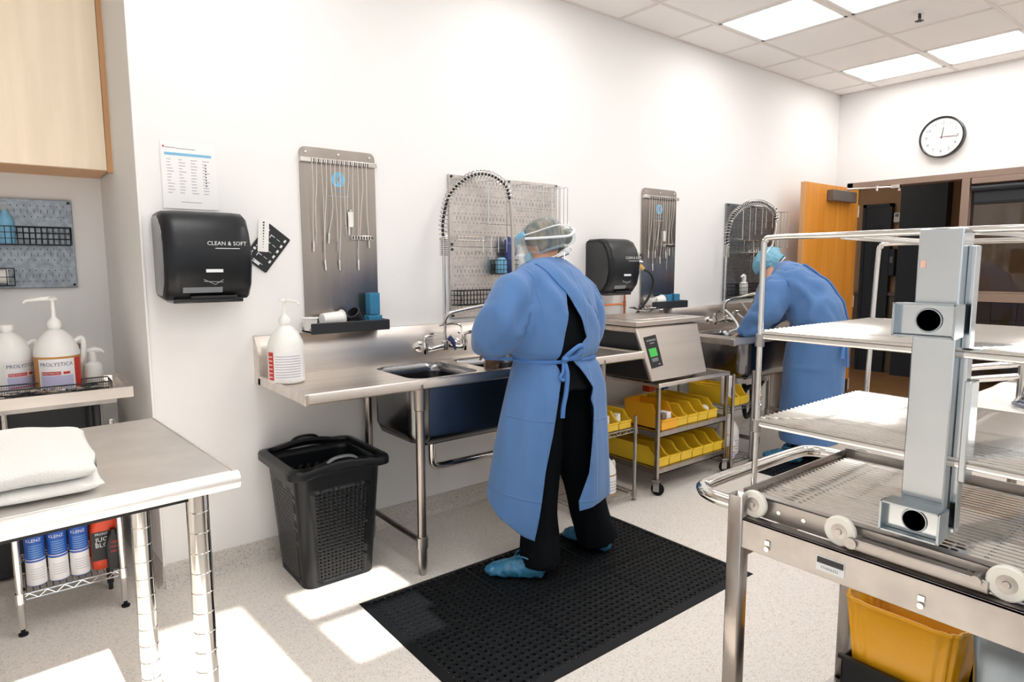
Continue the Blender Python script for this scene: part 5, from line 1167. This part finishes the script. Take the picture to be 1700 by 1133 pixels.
# side bench with sheet and coil
t = thing('side_bench', 'stainless bench beyond the washer rack at the right edge', 'bench', (2.5, -2.75, 0))
obj('top', MB().box((2.05, -3.30, .87), (3.0, -2.22, .895)), 'steel', t, bevel=.004)
for x, y in ((2.1, -2.27), (2.95, -2.27), (2.1, -3.25), (2.95, -3.25)): obj('leg', MB().cyl((x, y, 0), (x, y, .872), .018, 12), 'steelv', t)
obj('shelf', MB().box((2.08, -3.27, .30), (2.97, -2.25, .315)), 'steel', t)
sh = MB(); nx = 24; g_ = []
for i in range(nx+1):
    for j in range(nx+1):
        x = 2.06+.80*i/nx; y = -3.2+.965*j/nx; g_.append(V((x, y, .899+.006*(noise.noise(V((x*6, y*6, 1)))+.6))))
sh.add(g_, [(i*(nx+1)+j, (i+1)*(nx+1)+j, (i+1)*(nx+1)+j+1, i*(nx+1)+j+1) for i in range(nx) for j in range(nx)])
single('white_sheet', sh, 'towel', 'white absorbent sheet spread over the side bench', 'sheet', (2.45, -2.7, .896), solid=.003)
t = thing('tubing_coil', 'coiled grey scope tubing lying on the white sheet at the right edge', 'tubing', (2.35, -2.55, .91))
pts = []
for i in range(150): a = i*2*PI/30; r = .17-.0006*i+.012*math.sin(i*.7); pts.append((2.36+r*math.cos(a), -2.56+r*1.0*math.sin(a), .918+.0035*(i/30)*1.6+.003*math.sin(i*1.3)))
obj('coil', MB().tube(cr_smooth(pts, 2), .0065, 7), 'coil', t); obj('connector', MB().box((2.16, -2.62, .908), (2.26, -2.57, .93)), 'dark', t, bevel=.004)
t = thing('rack_handles', 'two polished tube handles on the bench behind the rack duct', 'handle', (2.4, -2.3, .9))
for z in (.985, 1.03): obj('bar', MB().tube(cr_smooth([(2.30, -2.24, z-.01), (2.30, -2.30, z+.004), (2.30, -2.42, z+.03)], 4), .012, 12), 'chrome', t)
obj('stand', MB().cyl((2.30, -2.42, .90), (2.30, -2.42, 1.08), .012, 12).cyl((2.30, -2.25, .90), (2.30, -2.25, 1.04), .010, 12), 'chrome', t)
# ================================================================ people
def cut_mesh(me, fn, planes):
    """slice me along the given (co, no) planes, then delete the faces for which fn(centre) is true"""
    bm = bmesh.new(); bm.from_mesh(me)
    for co, no, lim in planes:
        gf = [f for f in bm.faces if lim(f.calc_center_median())]; ge = set(e for f in gf for e in f.edges); gv = set(v for f in gf for v in f.verts)
        bmesh.ops.bisect_plane(bm, geom=list(gv)+list(ge)+gf, dist=1e-5, plane_co=co, plane_no=no)
    bmesh.ops.delete(bm, geom=[f for f in bm.faces if fn(f.calc_center_median())], context='FACES')
    # keep only the largest island, drop crumbs
    bm.verts.ensure_lookup_table(); seen = set(); isl = []
    for v in bm.verts:
        if v.index in seen: continue
        st = [v]; seen.add(v.index); cur = []
        while st:
            q = st.pop(); cur.append(q)
            for e in q.link_edges:
                o = e.other_vert(q)
                if o.index not in seen: seen.add(o.index); st.append(o)
        isl.append(cur)
    big_ = max(isl, key=len)
    for c in isl:
        if c is not big_ and len(c) < 200: bmesh.ops.delete(bm, geom=c, context='VERTS')
    bm.to_mesh(me); bm.free(); return me
def inpoly(x, z, P):
    c = False; n = len(P)
    for i in range(n):
        x1, z1 = P[i]; x2, z2 = P[(i+1) % n]
        if (z1 > z) != (z2 > z) and x < (x2-x1)*(z-z1)/(z2-z1)+x1: c = not c
    return c
def wrinkle(me, amp, foldf):
    for v in me.vertices:
        p = v.co; n = v.normal
        d = amp*foldf(p); v.co = p+n*d
    me.update()
def hand_mb(wr, dirv, up, s=1, side=1, curl=.55):
    """relaxed gloved hand: palm plus five fingers with bent joints"""
    wr = V(wr); d = V(dirv).normalized(); u = V(up).normalized(); u = (u-d*u.dot(d)).normalized(); r = d.cross(u)
    b = MB(); P = lambda a, c, e: wr+d*a*s+r*c*s+u*e*s
    b.loft([[P(a, w_*math.cos(k*PI/6), h*math.sin(k*PI/6)) for k in range(12)] for a, w_, h in ((-.05, .027, .024), (0, .028, .020), (.03, .038, .016), (.07, .042, .015), (.092, .040, .012))])
    for i, (c, L) in enumerate(((-.031, .072), (-.010, .082), (.011, .078), (.031, .060))):
        a0 = P(.082, c, 0); an = curl*.4; p = a0; pts = [P(.06, c*.95, 0), p]; L3 = (.45*L, .32*L, .25*L); tot = an
        for l in L3: p = p+(d*math.cos(tot)-u*math.sin(tot))*l*s; pts.append(p); tot += curl
        b.tube(pts, [.009*s, .0092*s, .0085*s, .0078*s, .0062*s], 8)
    pts = [P(.015, side*-.024, 0), P(.04, side*-.048, -.006), P(.062, side*-.060, -.014), P(.082, side*-.062, -.024)]
    b.tube(pts, [.014*s, .0115*s, .0095*s, .0072*s], 8); return b
def head_parts(T, hc, R, cap_m, hairrot, maskdir=True, bun=None):
    """hc centre; R 3x3 giving local x right, y face-forward, z up"""
    W = lambda x, y, z: V(hc)+R @ V((x, y, z))
    hm = [(-.105, .035, .050, .050), (-.085, .055, .060, .032), (-.05, .066, .082, .012), (-.01, .072, .094, .0), (.03, .073, .098, -.004), (.065, .064, .086, -.006), (.092, .042, .058, -.006), (.105, .012, .02, -.006)]
    b = MB().loft([[W(rx*math.cos(k*PI/12), cy+ry*math.sin(k*PI/12), z) for k in range(24)] for z, rx, ry, cy in hm])
    b.loft([[W(a*math.cos(k*PI/5), y, z+a*math.sin(k*PI/5)) for k in range(10)] for y, z, a in ((.075, .012, .006), (.095, -.008, .009), (.108, -.024, .011), (.096, -.032, .010))])   # nose
    b.tube([W(-.022, .086, -.056), W(0, .096, -.057), W(.022, .086, -.056)], [.005, .008, .005], 8)     # lips
    for s in (-1, 1): b.loft([[W(s*(.070+q), -.004+a*math.cos(k*PI/5)*.7, -.012+a*math.sin(k*PI/5)) for k in range(10)] for q, a in ((-.008, .020), (.006, .030), (.011, .024))])  # ears
    return b, W
def eyes_and_mask(T, W, R):
    for s in (-1, 1):
        e = obj('eye', MB().lathe((0, 0, 0), [(0, -.010), (.007, -.008), (.010, 0), (.007, .008), (0, .010)], 12).xf(Matrix.Translation(W(s*.031, .083, .004))), 'white', T)
        obj('iris', MB().lathe((0, 0, 0), [(0, -.004), (.004, -.003), (.005, 0), (.004, .003), (0, .004)], 10).xf(Matrix.Translation(W(s*.031, .0915, .004))), 'hair', e)
    m = MB(); rows_ = []
    for z, rx, ry in ((-.016, .062, .098), (-.03, .070, .112), (-.055, .070, .112), (-.085, .060, .104), (-.10, .045, .085)):
        rows_.append([W(rx*math.sin(a), .0+ry*math.cos(a), z) for a in [(-1.15+2.3*k/14) for k in range(15)]])
    n = 15; m.add([p for r in rows_ for p in r], [(i*n+j, i*n+j+1, (i+1)*n+j+1, (i+1)*n+j) for i in range(4) for j in range(n-1)])
    return obj('face_mask', m, 'mask', T, solid=.002)

def person(label, loc, spine, arms, legs, hc, Rh, open_poly, back_lim, hem_z, foldf, feet, cap_m, hair_off, amp=.021, hem2=None, gloves=True):
    T = thing('person', label, 'person', loc)
    # --- body: ONE continuous surface
    b, W = head_parts(T, hc, Rh, cap_m, 0)
    b.loft([ring(c, rx*.74, ry*.72, 20, pitch, 2.2, yaw) for c, rx, ry, pitch, yaw in spine if c[2] > .82])
    nk = V(spine[-1][0]); b.tube([nk-V((0, 0, .06)), (nk+V(hc))/2+V((0, -.01, -.02)), W(0, -.02, -.04)], [.062, .055, .055], 14)
    for pts, rr in arms: b.tube(cr_smooth(pts, 4), [r*.60 for r in _interp(rr, (len(pts)-1)*4+1)], 12)
    for pts, rr in legs: b.tube(cr_smooth(pts, 4), [r*.72 for r in _interp(rr, (len(pts)-1)*4+1)], 14)
    obj('body', remesh(b, .011, 5), 'skin', T, smooth=180)
    # --- scrubs
    b = MB(); b.loft([ring(c, rx*.84, ry*.84, 22, pitch, 2.3, yaw) for c, rx, ry, pitch, yaw in spine[:-1] if c[2] > .82])
    for pts, rr in legs: b.tube(cr_smooth(pts, 4), _interp(rr, (len(pts)-1)*4+1), 16)
    me = remesh(b, .012, 4)
    wrinkle(me, .010, lambda p: noise.noise(V((p.x*16, p.y*16, p.z*7))))
    obj('black_scrubs', me, 'scrub', T, smooth=180)
    # --- gown
    b = MB(); b.loft([ring(c, rx, ry, 36, pitch, 2.2, yaw) for c, rx, ry, pitch, yaw in spine])
    for pts, rr in arms: b.tube(cr_smooth(pts, 4), _interp(rr, (len(pts)-1)*4+1), 18)
    me = remesh(b, .0125, 5)
    wrinkle(me, amp, foldf)
    bm = bmesh.new(); bm.from_mesh(me)
    for _ in range(3): bmesh.ops.smooth_vert(bm, verts=bm.verts, factor=.5, use_axis_x=True, use_axis_y=True, use_axis_z=True)
    bm.to_mesh(me); bm.free()
    planes = []; n = len(open_poly)
    for i in range(n):
        (xa, za), (xb, zb) = open_poly[i], open_poly[(i+1) % n]
        lo, hi = min(za, zb)-.03, max(za, zb)+.03; l2, h2 = min(xa, xb)-.03, max(xa, xb)+.03
        planes.append((V((xa, 0, za)), V((zb-za, 0, -(xb-xa))).normalized(), (lambda lo, hi, l2, h2: lambda c: c.y < back_lim(c) and lo < c.z < hi and l2 < c.x < h2)(lo, hi, l2, h2)))
    planes.append((V((0, 0, hem_z)), V((0, 0, 1)), lambda c: c.z < hem_z+.05))
    if hem2: planes.append((V((0, 0, hem2[1])), V((0, 0, 1)), lambda c: c.z < hem2[1]+.05 and c.x > hem2[0]-.05))
    sl = (lambda c: c.x < hem2[0] and c.z < hem_z+.5*max(0, c.y+1.06)) if hem2 else (lambda c: False)
    if hem2: planes.append((V((0, -1.06, hem_z)), V((0, -.5, 1)).normalized(), lambda c: c.z < .6 and c.x < hem2[0]+.03))
    me = cut_mesh(me, lambda c: c.z < hem_z or sl(c) or (hem2 and c.x > hem2[0] and c.z < hem2[1]) or (c.y < back_lim(c) and inpoly(c.x, c.z, open_poly)), planes)
    G = obj('isolation_gown', me, 'blue1' if hem2 else 'blue', T, solid=.0025, smooth=180, seg_recalc=False)
    if gloves:
        for i, (pts, rr) in enumerate(arms):
            d = V(pts[-1])-V(pts[-2]); e = V(pts[-1]); d = d+V((-.04, .02, -.12)) if i == 0 and hem2 else d
            obj('glove', remesh(hand_mb(e+d.normalized()*.02, d.normalized()+V((0, .2, -.3)), V((0, -.3, 1)), 1.05, -1 if i else 1), .005, 3), 'glove', T, smooth=180)
            obj('cuff', MB().tube([e-d.normalized()*.03, e+d.normalized()*.02], [rr[-1]*.95, .034], 16), 'bluet', G)
    eyes_and_mask(T, W, Rh)
    # --- shoes in covers
    for (hx, hy), (tx, ty) in feet:
        hd = V((hx, hy, 0)); td = V((tx, ty, 0)); dd = (td-hd).normalized(); rr_ = V((dd.y, -dd.x, 0)); L = (td-hd).length
        b = MB().loft([[hd+dd*(a*L)+rr_*w_*math.cos(k*PI/8)*1.0+V((0, 0, max(.014, cz+h*math.sin(k*PI/8)))) for k in range(16)] for a, w_, h, cz in ((-.03, .02, .02, .05), (.02, .040, .045, .055), (.25, .045, .060, .062), (.45, .047, .050, .055), (.7, .052, .036, .045), (.92, .044, .028, .036), (1.03, .02, .014, .03))])
        me = remesh(b, .007, 4); wrinkle(me, .006, lambda p: noise.noise(p*38)+.5*noise.noise(p*80))
        obj('shoe_cover', me, 'bootie', T, smooth=180)
        obj('elastic_band', MB().tube([hd+dd*(.27*L)+dd*.060*math.sin(a*PI/9)+rr_*.046*math.cos(a*PI/9)+V((0, 0, .112+.01*math.sin(a))) for a in range(18)], .004, 6, closed=True), 'bootie', T)
    return T, W, G
def _interp(rr, n):
    m = len(rr)-1; out = []
    for i in range(n):
        u = i/(n-1)*m; k = min(int(u), m-1); out.append(rr[k]+(rr[k+1]-rr[k])*(u-k))
    return out
def crease(p, a, b_, wdt): return math.exp(-((a-b_)/wdt)**2)

# ---------- person at the near sink
rz = math.radians(8)
def L1(x, y, z): c, s = math.cos(rz), math.sin(rz); return V((1.52+x*c-y*s, -.86+x*s+y*c, z))
yw = rz
spine1 = [(L1(-.035, -.0, .14), .345, .245, 0, yw), (L1(-.032, -.0, .30), .335, .240, 0, yw), (L1(-.02, -.01, .60), .295, .215, 0, yw), (L1(-.01, -.02, .85), .255, .190, 0, yw), (L1(0, .0, .97), .215, .165, -.03, yw), (L1(0, .0, 1.04), .225, .172, -.05, yw),
          (L1(0, .01, 1.15), .235, .170, -.1, yw), (L1(0, .035, 1.27), .232, .155, -.15, yw), (L1(0, .065, 1.345), .205, .130, -.25, yw), (L1(.015, .085, 1.385), .150, .100, -.3, yw), (L1(.03, .10, 1.42), .085, .080, -.3, yw)]
arms1 = [([L1(-.13, .06, 1.30), L1(-.215, .05, 1.265), L1(-.285, .06, 1.16), L1(-.275, .12, 1.08), L1(-.16, .25, 1.035), L1(-.055, .325, 1.02)], [.085, .100, .102, .098, .075, .050]),
         ([L1(.13, .06, 1.30), L1(.215, .05, 1.26), L1(.265, .03, 1.16), L1(.275, .06, 1.06), L1(.22, .22, 1.02), L1(.16, .33, 1.0)], [.085, .095, .092, .088, .068, .045])]
legs1 = [([L1(-.085, .0, .92), L1(-.10, -.01, .55), L1(-.15, -.04, .28), L1(-.185, -.07, .055)], [.105, .092, .086, .100]),
         ([L1(.095, .0, .92), L1(.12, -.02, .55), L1(.17, -.06, .28), L1(.225, -.10, .055)], [.105, .095, .09, .102])]
op1 = [(1.475, 1.287), (1.448, 1.19), (1.428, 1.10), (1.412, 1.03), (1.405, .99), (1.398, .92), (1.372, .86), (1.335, .69), (1.292, .53), (1.262, .38), (1.235, .25), (1.225, .10), (1.465, .10), (1.452, .372), (1.515, .489), (1.566, .77), (1.545, .815), (1.575, .86), (1.49, .985), (1.46, 1.005), (1.52, 1.055), (1.565, 1.085), (1.530, 1.18)]
def seg(p, ax, az, bx, bz, w_):
    dx, dz = bx-ax, bz-az; t = max(0, min(1, ((p.x-ax)*dx+(p.z-az)*dz)/(dx*dx+dz*dz))); d = math.hypot(p.x-ax-t*dx, p.z-az-t*dz); return math.exp(-(d/w_)**2)*math.sin(PI*(.15+.7*t))
def ridge(p, sx, sz, s, k=3.2): return max(0, 1-abs(noise.noise(V((p.x*sx, p.y*sx, p.z*sz+p.x*s))))*k)
def fold1(p):
    f = noise.noise(V((p.x*5, p.y*5, p.z*2.2)))*.6
    if p.z > .99:
        f += .85*ridge(p, 4, 4, 4.5, 3)+.40*ridge(p, 6, 5, -5, 3)
        if p.y < -.86: f += -1.1*seg(p, 1.34, 1.30, 1.17, 1.05, .032)+.6*seg(p, 1.38, 1.28, 1.21, 1.04, .034)-.9*seg(p, 1.33, 1.20, 1.30, 1.02, .012)-1.0*seg(p, 1.70, 1.24, 1.74, 1.05, .014)
    else: f += .45*noise.noise(V((p.x*9, p.y*9, p.z*.8)))+.3*ridge(p, 6, 1.2, 1)
    f += -1.3*math.exp(-((p.z-.985)/.018)**2)
    return f
hc1 = L1(.045, .115, 1.505)
Rh1 = Matrix.Rotation(rz+.28, 3, 'Z') @ Matrix.Rotation(-.38, 3, 'X')
T1, W1, G1 = person('person in blue gown and clear hair cap standing at the near sink, seen from behind', (1.52, -.86, 0), spine1, arms1, legs1, hc1, Rh1, op1, lambda c: -.90, .235, fold1,
                [((1.345, -.985), (1.165, -.80)), ((1.765, -.985), (1.735, -.715))], 'cap', None, hem2=(1.40, .33))
def hair_and_cap(T, W, cm, bun, capr=1.0, hair='hair', puff=.012):
    prof = [(-.060, .060, .070, -.020), (-.03, .074, .090, -.012), (.0, .081, .100, -.008), (.035, .083, .106, -.004), (.07, .074, .096, -.006), (.098, .050, .068, -.008), (.115, .015, .02, -.008)]
    def shell(g, cut=None, seed=0, am=0):
        return MB().loft([[W((rx+g)*math.cos(k*PI/14)*(1+am*noise.noise(V((k, z*30, seed)))), cy+(ry+g)*math.sin(k*PI/14)*(1+am*noise.noise(V((k*1.3, z*30, seed+4)))), z+(.028 if math.sin(k*PI/14) > .3 and z < .02 else 0)) for k in range(28)] for z, rx, ry, cy in prof])
    h = shell(.003); 
    if bun:
        bc_ = W(*bun); h.loft([ring(bc_+V((0, 0, z)), r_, r_*.9, 16) for z, r_ in ((-.036, .012), (-.025, .034), (0, .044), (.025, .034), (.036, .012))])
        c2 = W(bun[0]*.2, bun[1]*.8, bun[2]); h.loft([ring(c2+V((0, 0, z)), r_, r_, 14) for z, r_ in ((-.03, .012), (-.02, .032), (0, .040), (.02, .032), (.03, .012))])
    me = remesh(h, .006, 2); wrinkle(me, .004, lambda p: noise.noise(V((p.x*60, p.y*60, p.z*20)))); obj('hair', me, hair, T, smooth=180)
    c = shell(puff)
    if bun:
        c.loft([ring(bc_+V((0, 0, z)), r_, r_, 16) for z, r_ in ((-.046, .012), (-.032, .045), (0, .056), (.032, .045), (.046, .012))]); c.loft([ring(c2+V((0, 0, z)), r_, r_, 14) for z, r_ in ((-.04, .012), (-.03, .042), (0, .052), (.03, .042), (.04, .012))])
    me = remesh(c, .007, 3); wrinkle(me, .005, lambda p: noise.noise(p*45)+.5*noise.noise(p*90)); cp = obj('hair_cap', me, cm, T, smooth=180)
    obj('cap_band', MB().tube([W(.083*math.cos(a*PI/12), -.012+.098*math.sin(a*PI/12), -.052+(.05 if math.sin(a*PI/12) > .2 else 0)*max(0, math.sin(a*PI/12))) for a in range(24)], .006, 8, closed=True), cm, cp)
    return cp
hair_and_cap(T1, W1, 'cap', (.075, -.085, .0))
# straps
S = lambda pts, r, nm, m='strap', ell=None: obj(nm, MB().tube(cr_smooth(pts, 6), r, 6, ell=ell), m, T1)
S([W1(-.101, .03, .035), W1(-.098, -.03, .012), W1(-.060, -.105, -.012), W1(0, -.145, -.018), W1(.065, -.145, .014), W1(.110, -.07, .045), W1(.10, .03, .055)], .0065, 'shield_strap')
S([W1(-.095, .04, .055), W1(-.09, -.03, .045), W1(-.045, -.115, .042), W1(.03, -.146, .03), W1(.108, -.10, .035), W1(.108, .0, .05)], .003, 'mask_tie')
S([W1(-.072, .06, -.07), W1(-.07, 0, -.085), W1(-.035, -.07, -.085), W1(.0, -.085, -.07), W1(.045, -.09, -.085), W1(.07, -.02, -.08)], .004, 'mask_tie')
S([W1(.0, -.088, -.07), W1(.025, -.11, -.062), W1(.045, -.105, -.078), W1(.0, -.088, -.07), W1(-.03, -.10, -.085), W1(-.05, -.095, -.12)], .003, 'tie_bow')
S([W1(.055, -.12, .028), W1(.075, -.13, .055), W1(.095, -.12, .05)], .003, 'tie_bow')
fs_ = MB(); rws = []
for z, rr_ in ((.07, .106), (.02, .116), (-.05, .118), (-.12, .112)): rws.append([W1(rr_*math.sin(a)*.92, .02+rr_*math.cos(a)*1.02, z) for a in [(-1.45+2.9*k/16) for k in range(17)]])
fs_.add([p for r in rws for p in r], [(i*17+j, i*17+j+1, (i+1)*17+j+1, (i+1)*17+j) for i in range(3) for j in range(16)])
fsx = obj('face_shield', fs_, 'film', T1, solid=.0008); obj('foam_band', MB().tube([W1(.100*math.sin(a), .012+.104*math.cos(a), .058) for a in [(-1.4+2.8*k/14) for k in range(15)]], .008, 6, ell=(1, 1.8)), 'ltblue', fsx)
# gown trim: neck seam flap, waist tie and bow
def on_back(G, x, z, off=.006, y0=-1.4):
    me = G.data; dv = wloc(G); best = None
    from mathutils.bvhtree import BVHTree
    if not hasattr(on_back, 'c') or on_back.c[0] is not G: on_back.c = (G, BVHTree.FromPolygons([v.co for v in me.vertices], [tuple(p.vertices) for p in me.polygons]))
    h = on_back.c[1].ray_cast(V((x, y0, z))-dv, V((0, 1, 0)))
    if h[0] is None or h[0].y+dv.y > -.62: return None
    return h[0]+dv+V((0, -off, 0))
def strip(G, pts, wd, m, nm, th=.0025, n=8, off=.004):
    P = []; 
    Q = cr_smooth([(x, 0, z) for x, z in pts], n)
    for q in Q:
        h = on_back(G, q.x, q.z, off)
        P.append(h if h is not None else (V((q.x, P[-1].y, q.z)) if P and P[-1] is not None else None))
    P = [p for p in P if p is not None]
    return obj(nm, MB().tube(P, wd, 6, ell=(1, 1)), m, G)
strip(G1, [(1.405, 1.415), (1.43, 1.36), (1.455, 1.32), (1.475, 1.29)], .005, 'bluet', 'back_seam')
def belt(G, cx, cy, z, a0, a1, nm, r=.008, off=.004, dz=0):
    from mathutils.bvhtree import BVHTree
    T_ = BVHTree.FromPolygons([v.co for v in G.data.vertices], [tuple(p.vertices) for p in G.data.polygons]); o_ = wloc(G); P = []; n = 46
    rs = []
    for i in range(n+1):
        a_ = math.radians(a0+(a1-a0)*i/n); d = V((math.cos(a_), math.sin(a_), 0)); h = T_.ray_cast(V((cx, cy, z))+d*.6-o_, -d)
        rr = (h[0]+o_-V((cx, cy, z))).xy.length if h[0] is not None else None
        rs.append((d, rr if rr and .1 < rr < .32 else None))
    last = next((q for _, q in rs if q), .2)
    vals = []
    for d, q in rs: last = q or last; vals.append(last)
    sm = [max(vals[max(0, i-2):i+3]) for i in range(n+1)]; sm = [sum(sm[max(0, i-2):i+3])/len(sm[max(0, i-2):i+3]) for i in range(n+1)]
    for i, (d, _) in enumerate(rs): P.append(V((cx, cy, z+dz*i/n))+d*(sm[i]+off))
    rings_ = [[p+V((0, 0, r)), p+rs[i][0]*.003, p-V((0, 0, r)), p-rs[i][0]*.002] for i, p in enumerate(P)]
    obj(nm, MB().loft(rings_), 'bluet', G); return P
P_ = belt(G1, 1.52, -.86, .985, 120, 238, 'waist_tie'); belt(G1, 1.52, -.86, .985, 275, 400, 'waist_tie')
kx = V((P_[-1].x, P_[-1].y-.008, 1.0))
K_ = lambda pts, r=.007: MB().tube(cr_smooth([kx+V(p) for p in pts], 6), r, 6, ell=(1.0, 1.5))
obj('tie_bow', K_([(0, 0, 0), (.035, -.02, .035), (.085, -.02, .055), (.10, -.015, .035), (.06, -.015, .008), (0, 0, 0)]), 'bluet', G1)
obj('tie_bow', K_([(0, 0, 0), (-.02, -.02, -.05), (-.035, -.02, -.075), (-.015, -.02, -.085), (0, -.015, -.04), (0, 0, 0)]), 'bluet', G1)
obj('tie_end', K_([(0, 0, 0), (.0, -.025, -.06), (-.01, -.03, -.14), (-.03, -.035, -.20), (-.035, -.035, -.25)], .008), 'bluet', G1)
obj('tie_end', K_([(0, 0, 0), (.05, -.015, .002), (.10, .0, .012), (.15, .02, .025)], .008), 'bluet', G1)
obj('tie_knot', MB().lathe(tuple(kx+V((0, -.012, -.014))), [(0, 0), (.012, .004), (.016, .014), (.012, .024), (0, .028)], 12), 'bluet', G1)

# ---------- person bent over the far sink
rz2 = math.radians(14)
O2 = (4.0, -.80)
def L2(x, y, z): c, s = math.cos(rz2), math.sin(rz2); return V((O2[0]+x*c-y*s, O2[1]+x*s+y*c, z))
spine2 = [(L2(0, -.04, .14), .250, .200, 0, rz2), (L2(0, -.04, .4), .245, .195, 0, rz2), (L2(0, -.05, .75), .235, .190, 0, rz2), (L2(0, -.06, .93), .225, .185, -.15, rz2), (L2(0, -.04, 1.06), .222, .175, -.45, rz2), (L2(0, .02, 1.17), .225, .165, -.75, rz2),
          (L2(-.01, .11, 1.255), .225, .150, -1.0, rz2), (L2(.02, .20, 1.30), .20, .130, -1.15, rz2), (L2(.08, .25, 1.325), .14, .10, -1.2, rz2), (L2(.13, .28, 1.335), .08, .08, -1.2, rz2)]
arms2 = [([L2(-.12, .18, 1.27), L2(-.19, .19, 1.20), L2(-.25, .22, 1.08), L2(-.27, .30, .98), L2(-.26, .38, .93)], [.09, .105, .10, .082, .052]),
         ([L2(.12, .18, 1.27), L2(.19, .20, 1.20), L2(.23, .24, 1.08), L2(.2, .33, .99), L2(.12, .42, .95)], [.09, .10, .095, .075, .05])]
legs2 = [([L2(-.09, -.02, .90), L2(-.10, -.02, .5), L2(-.12, -.03, .25), L2(-.13, -.03, .075)], [.10, .085, .075, .08]), ([L2(.09, -.02, .90), L2(.10, -.02, .5), L2(.12, -.03, .25), L2(.14, -.05, .075)], [.10, .085, .075, .08])]
def fold2(p):
    f = noise.noise(V((p.x*6+3, p.y*6, p.z*3)))*.6
    if p.z > .97: f += .9*ridge(p, 6, 6, 5, 3)+.5*ridge(p, 8, 7, -7, 3)
    else: f += .5*noise.noise(V((p.x*10, p.y*10, p.z*.9)))+.3*ridge(p, 7, 1.2, 1)
    f += -1.4*math.exp(-((p.z-.97)/.03)**2)+.6*math.exp(-((p.z-.70)/.007)**2)
    return f
hc2 = L2(.205, .35, 1.405)
Rh2 = Matrix.Rotation(rz2+.1, 3, 'Z') @ Matrix.Rotation(-1.05, 3, 'X')
op2 = [(4.12, .98), (4.135, .86), (4.17, .60), (4.19, .2), (4.19, .1), (4.30, .1), (4.28, .5), (4.21, .86)]
T2, W2, G2 = person('person in blue gown and teal hair cap bent low over the far sink', (O2[0], O2[1], 0), spine2, arms2, legs2, hc2, Rh2, op2, lambda c: -.86, .165, fold2,
                [((3.86, -.86), (3.79, -.62)), ((4.15, -.84), (4.14, -.59))], 'capb', None)
hair_and_cap(T2, W2, 'capb', (.04, -.085, .03))
obj('mask_tie', MB().tube(cr_smooth([W2(-.095, .03, .03), W2(-.08, -.06, .05), W2(0, -.13, .055), W2(.09, -.06, .04)], 5), .004, 6), 'strap', T2)
obj('mask_tie', MB().tube(cr_smooth([W2(-.072, .04, -.06), W2(-.06, -.05, -.07), W2(0, -.10, -.07), W2(.06, -.05, -.07)], 5), .004, 6), 'strap', T2)
def bk(x, z, off=.006):
    from mathutils.bvhtree import BVHTree
    if not hasattr(bk, 't'): bk.t = BVHTree.FromPolygons([v.co for v in G2.data.vertices], [tuple(p.vertices) for p in G2.data.polygons]); bk.o = wloc(G2)
    h = bk.t.ray_cast(V((x, -1.8, z))-bk.o, V((0, 1, 0))); return h[0]+bk.o+V((0, -off, off)) if h[0] is not None else None
def strip2(pts, r, nm):
    P = [bk(q.x, q.z) for q in cr_smooth([(x, 0, z) for x, z in pts], 8)]; P = [p for p in P if p is not None]
    if len(P) > 2: obj(nm, MB().tube(P, r, 6), 'bluet', G2)
strip2([(3.95, 1.40), (4.0, 1.30), (4.05, 1.18), (4.08, 1.08), (4.10, 1.0)], .008, 'back_seam')
belt(G2, 4.0, -.83, .968, 150, 390, 'waist_tie')
k2 = bk(4.0, .965) or V((4.0, -1.05, .965)); k2 = k2+V((0, -.012, 0))
K2 = lambda pts, r=.008: MB().tube(cr_smooth([k2+V(p) for p in pts], 6), r, 6, ell=(1, 1.5))
obj('tie_bow', K2([(0, 0, 0), (.05, -.02, .02), (.10, -.02, .015), (.06, -.015, -.01), (0, 0, 0)]), 'bluet', G2); obj('tie_bow', K2([(0, 0, 0), (-.04, -.02, .01), (-.07, -.02, -.01), (-.03, -.015, -.015), (0, 0, 0)]), 'bluet', G2)
obj('tie_end', K2([(0, 0, 0), (-.005, -.02, -.08), (.0, -.025, -.17), (.005, -.03, -.26)], .011), 'bluet', G2); obj('tie_end', K2([(0, 0, 0), (-.02, -.02, -.07), (-.06, -.025, -.15), (-.08, -.03, -.20)], .010), 'bluet', G2)
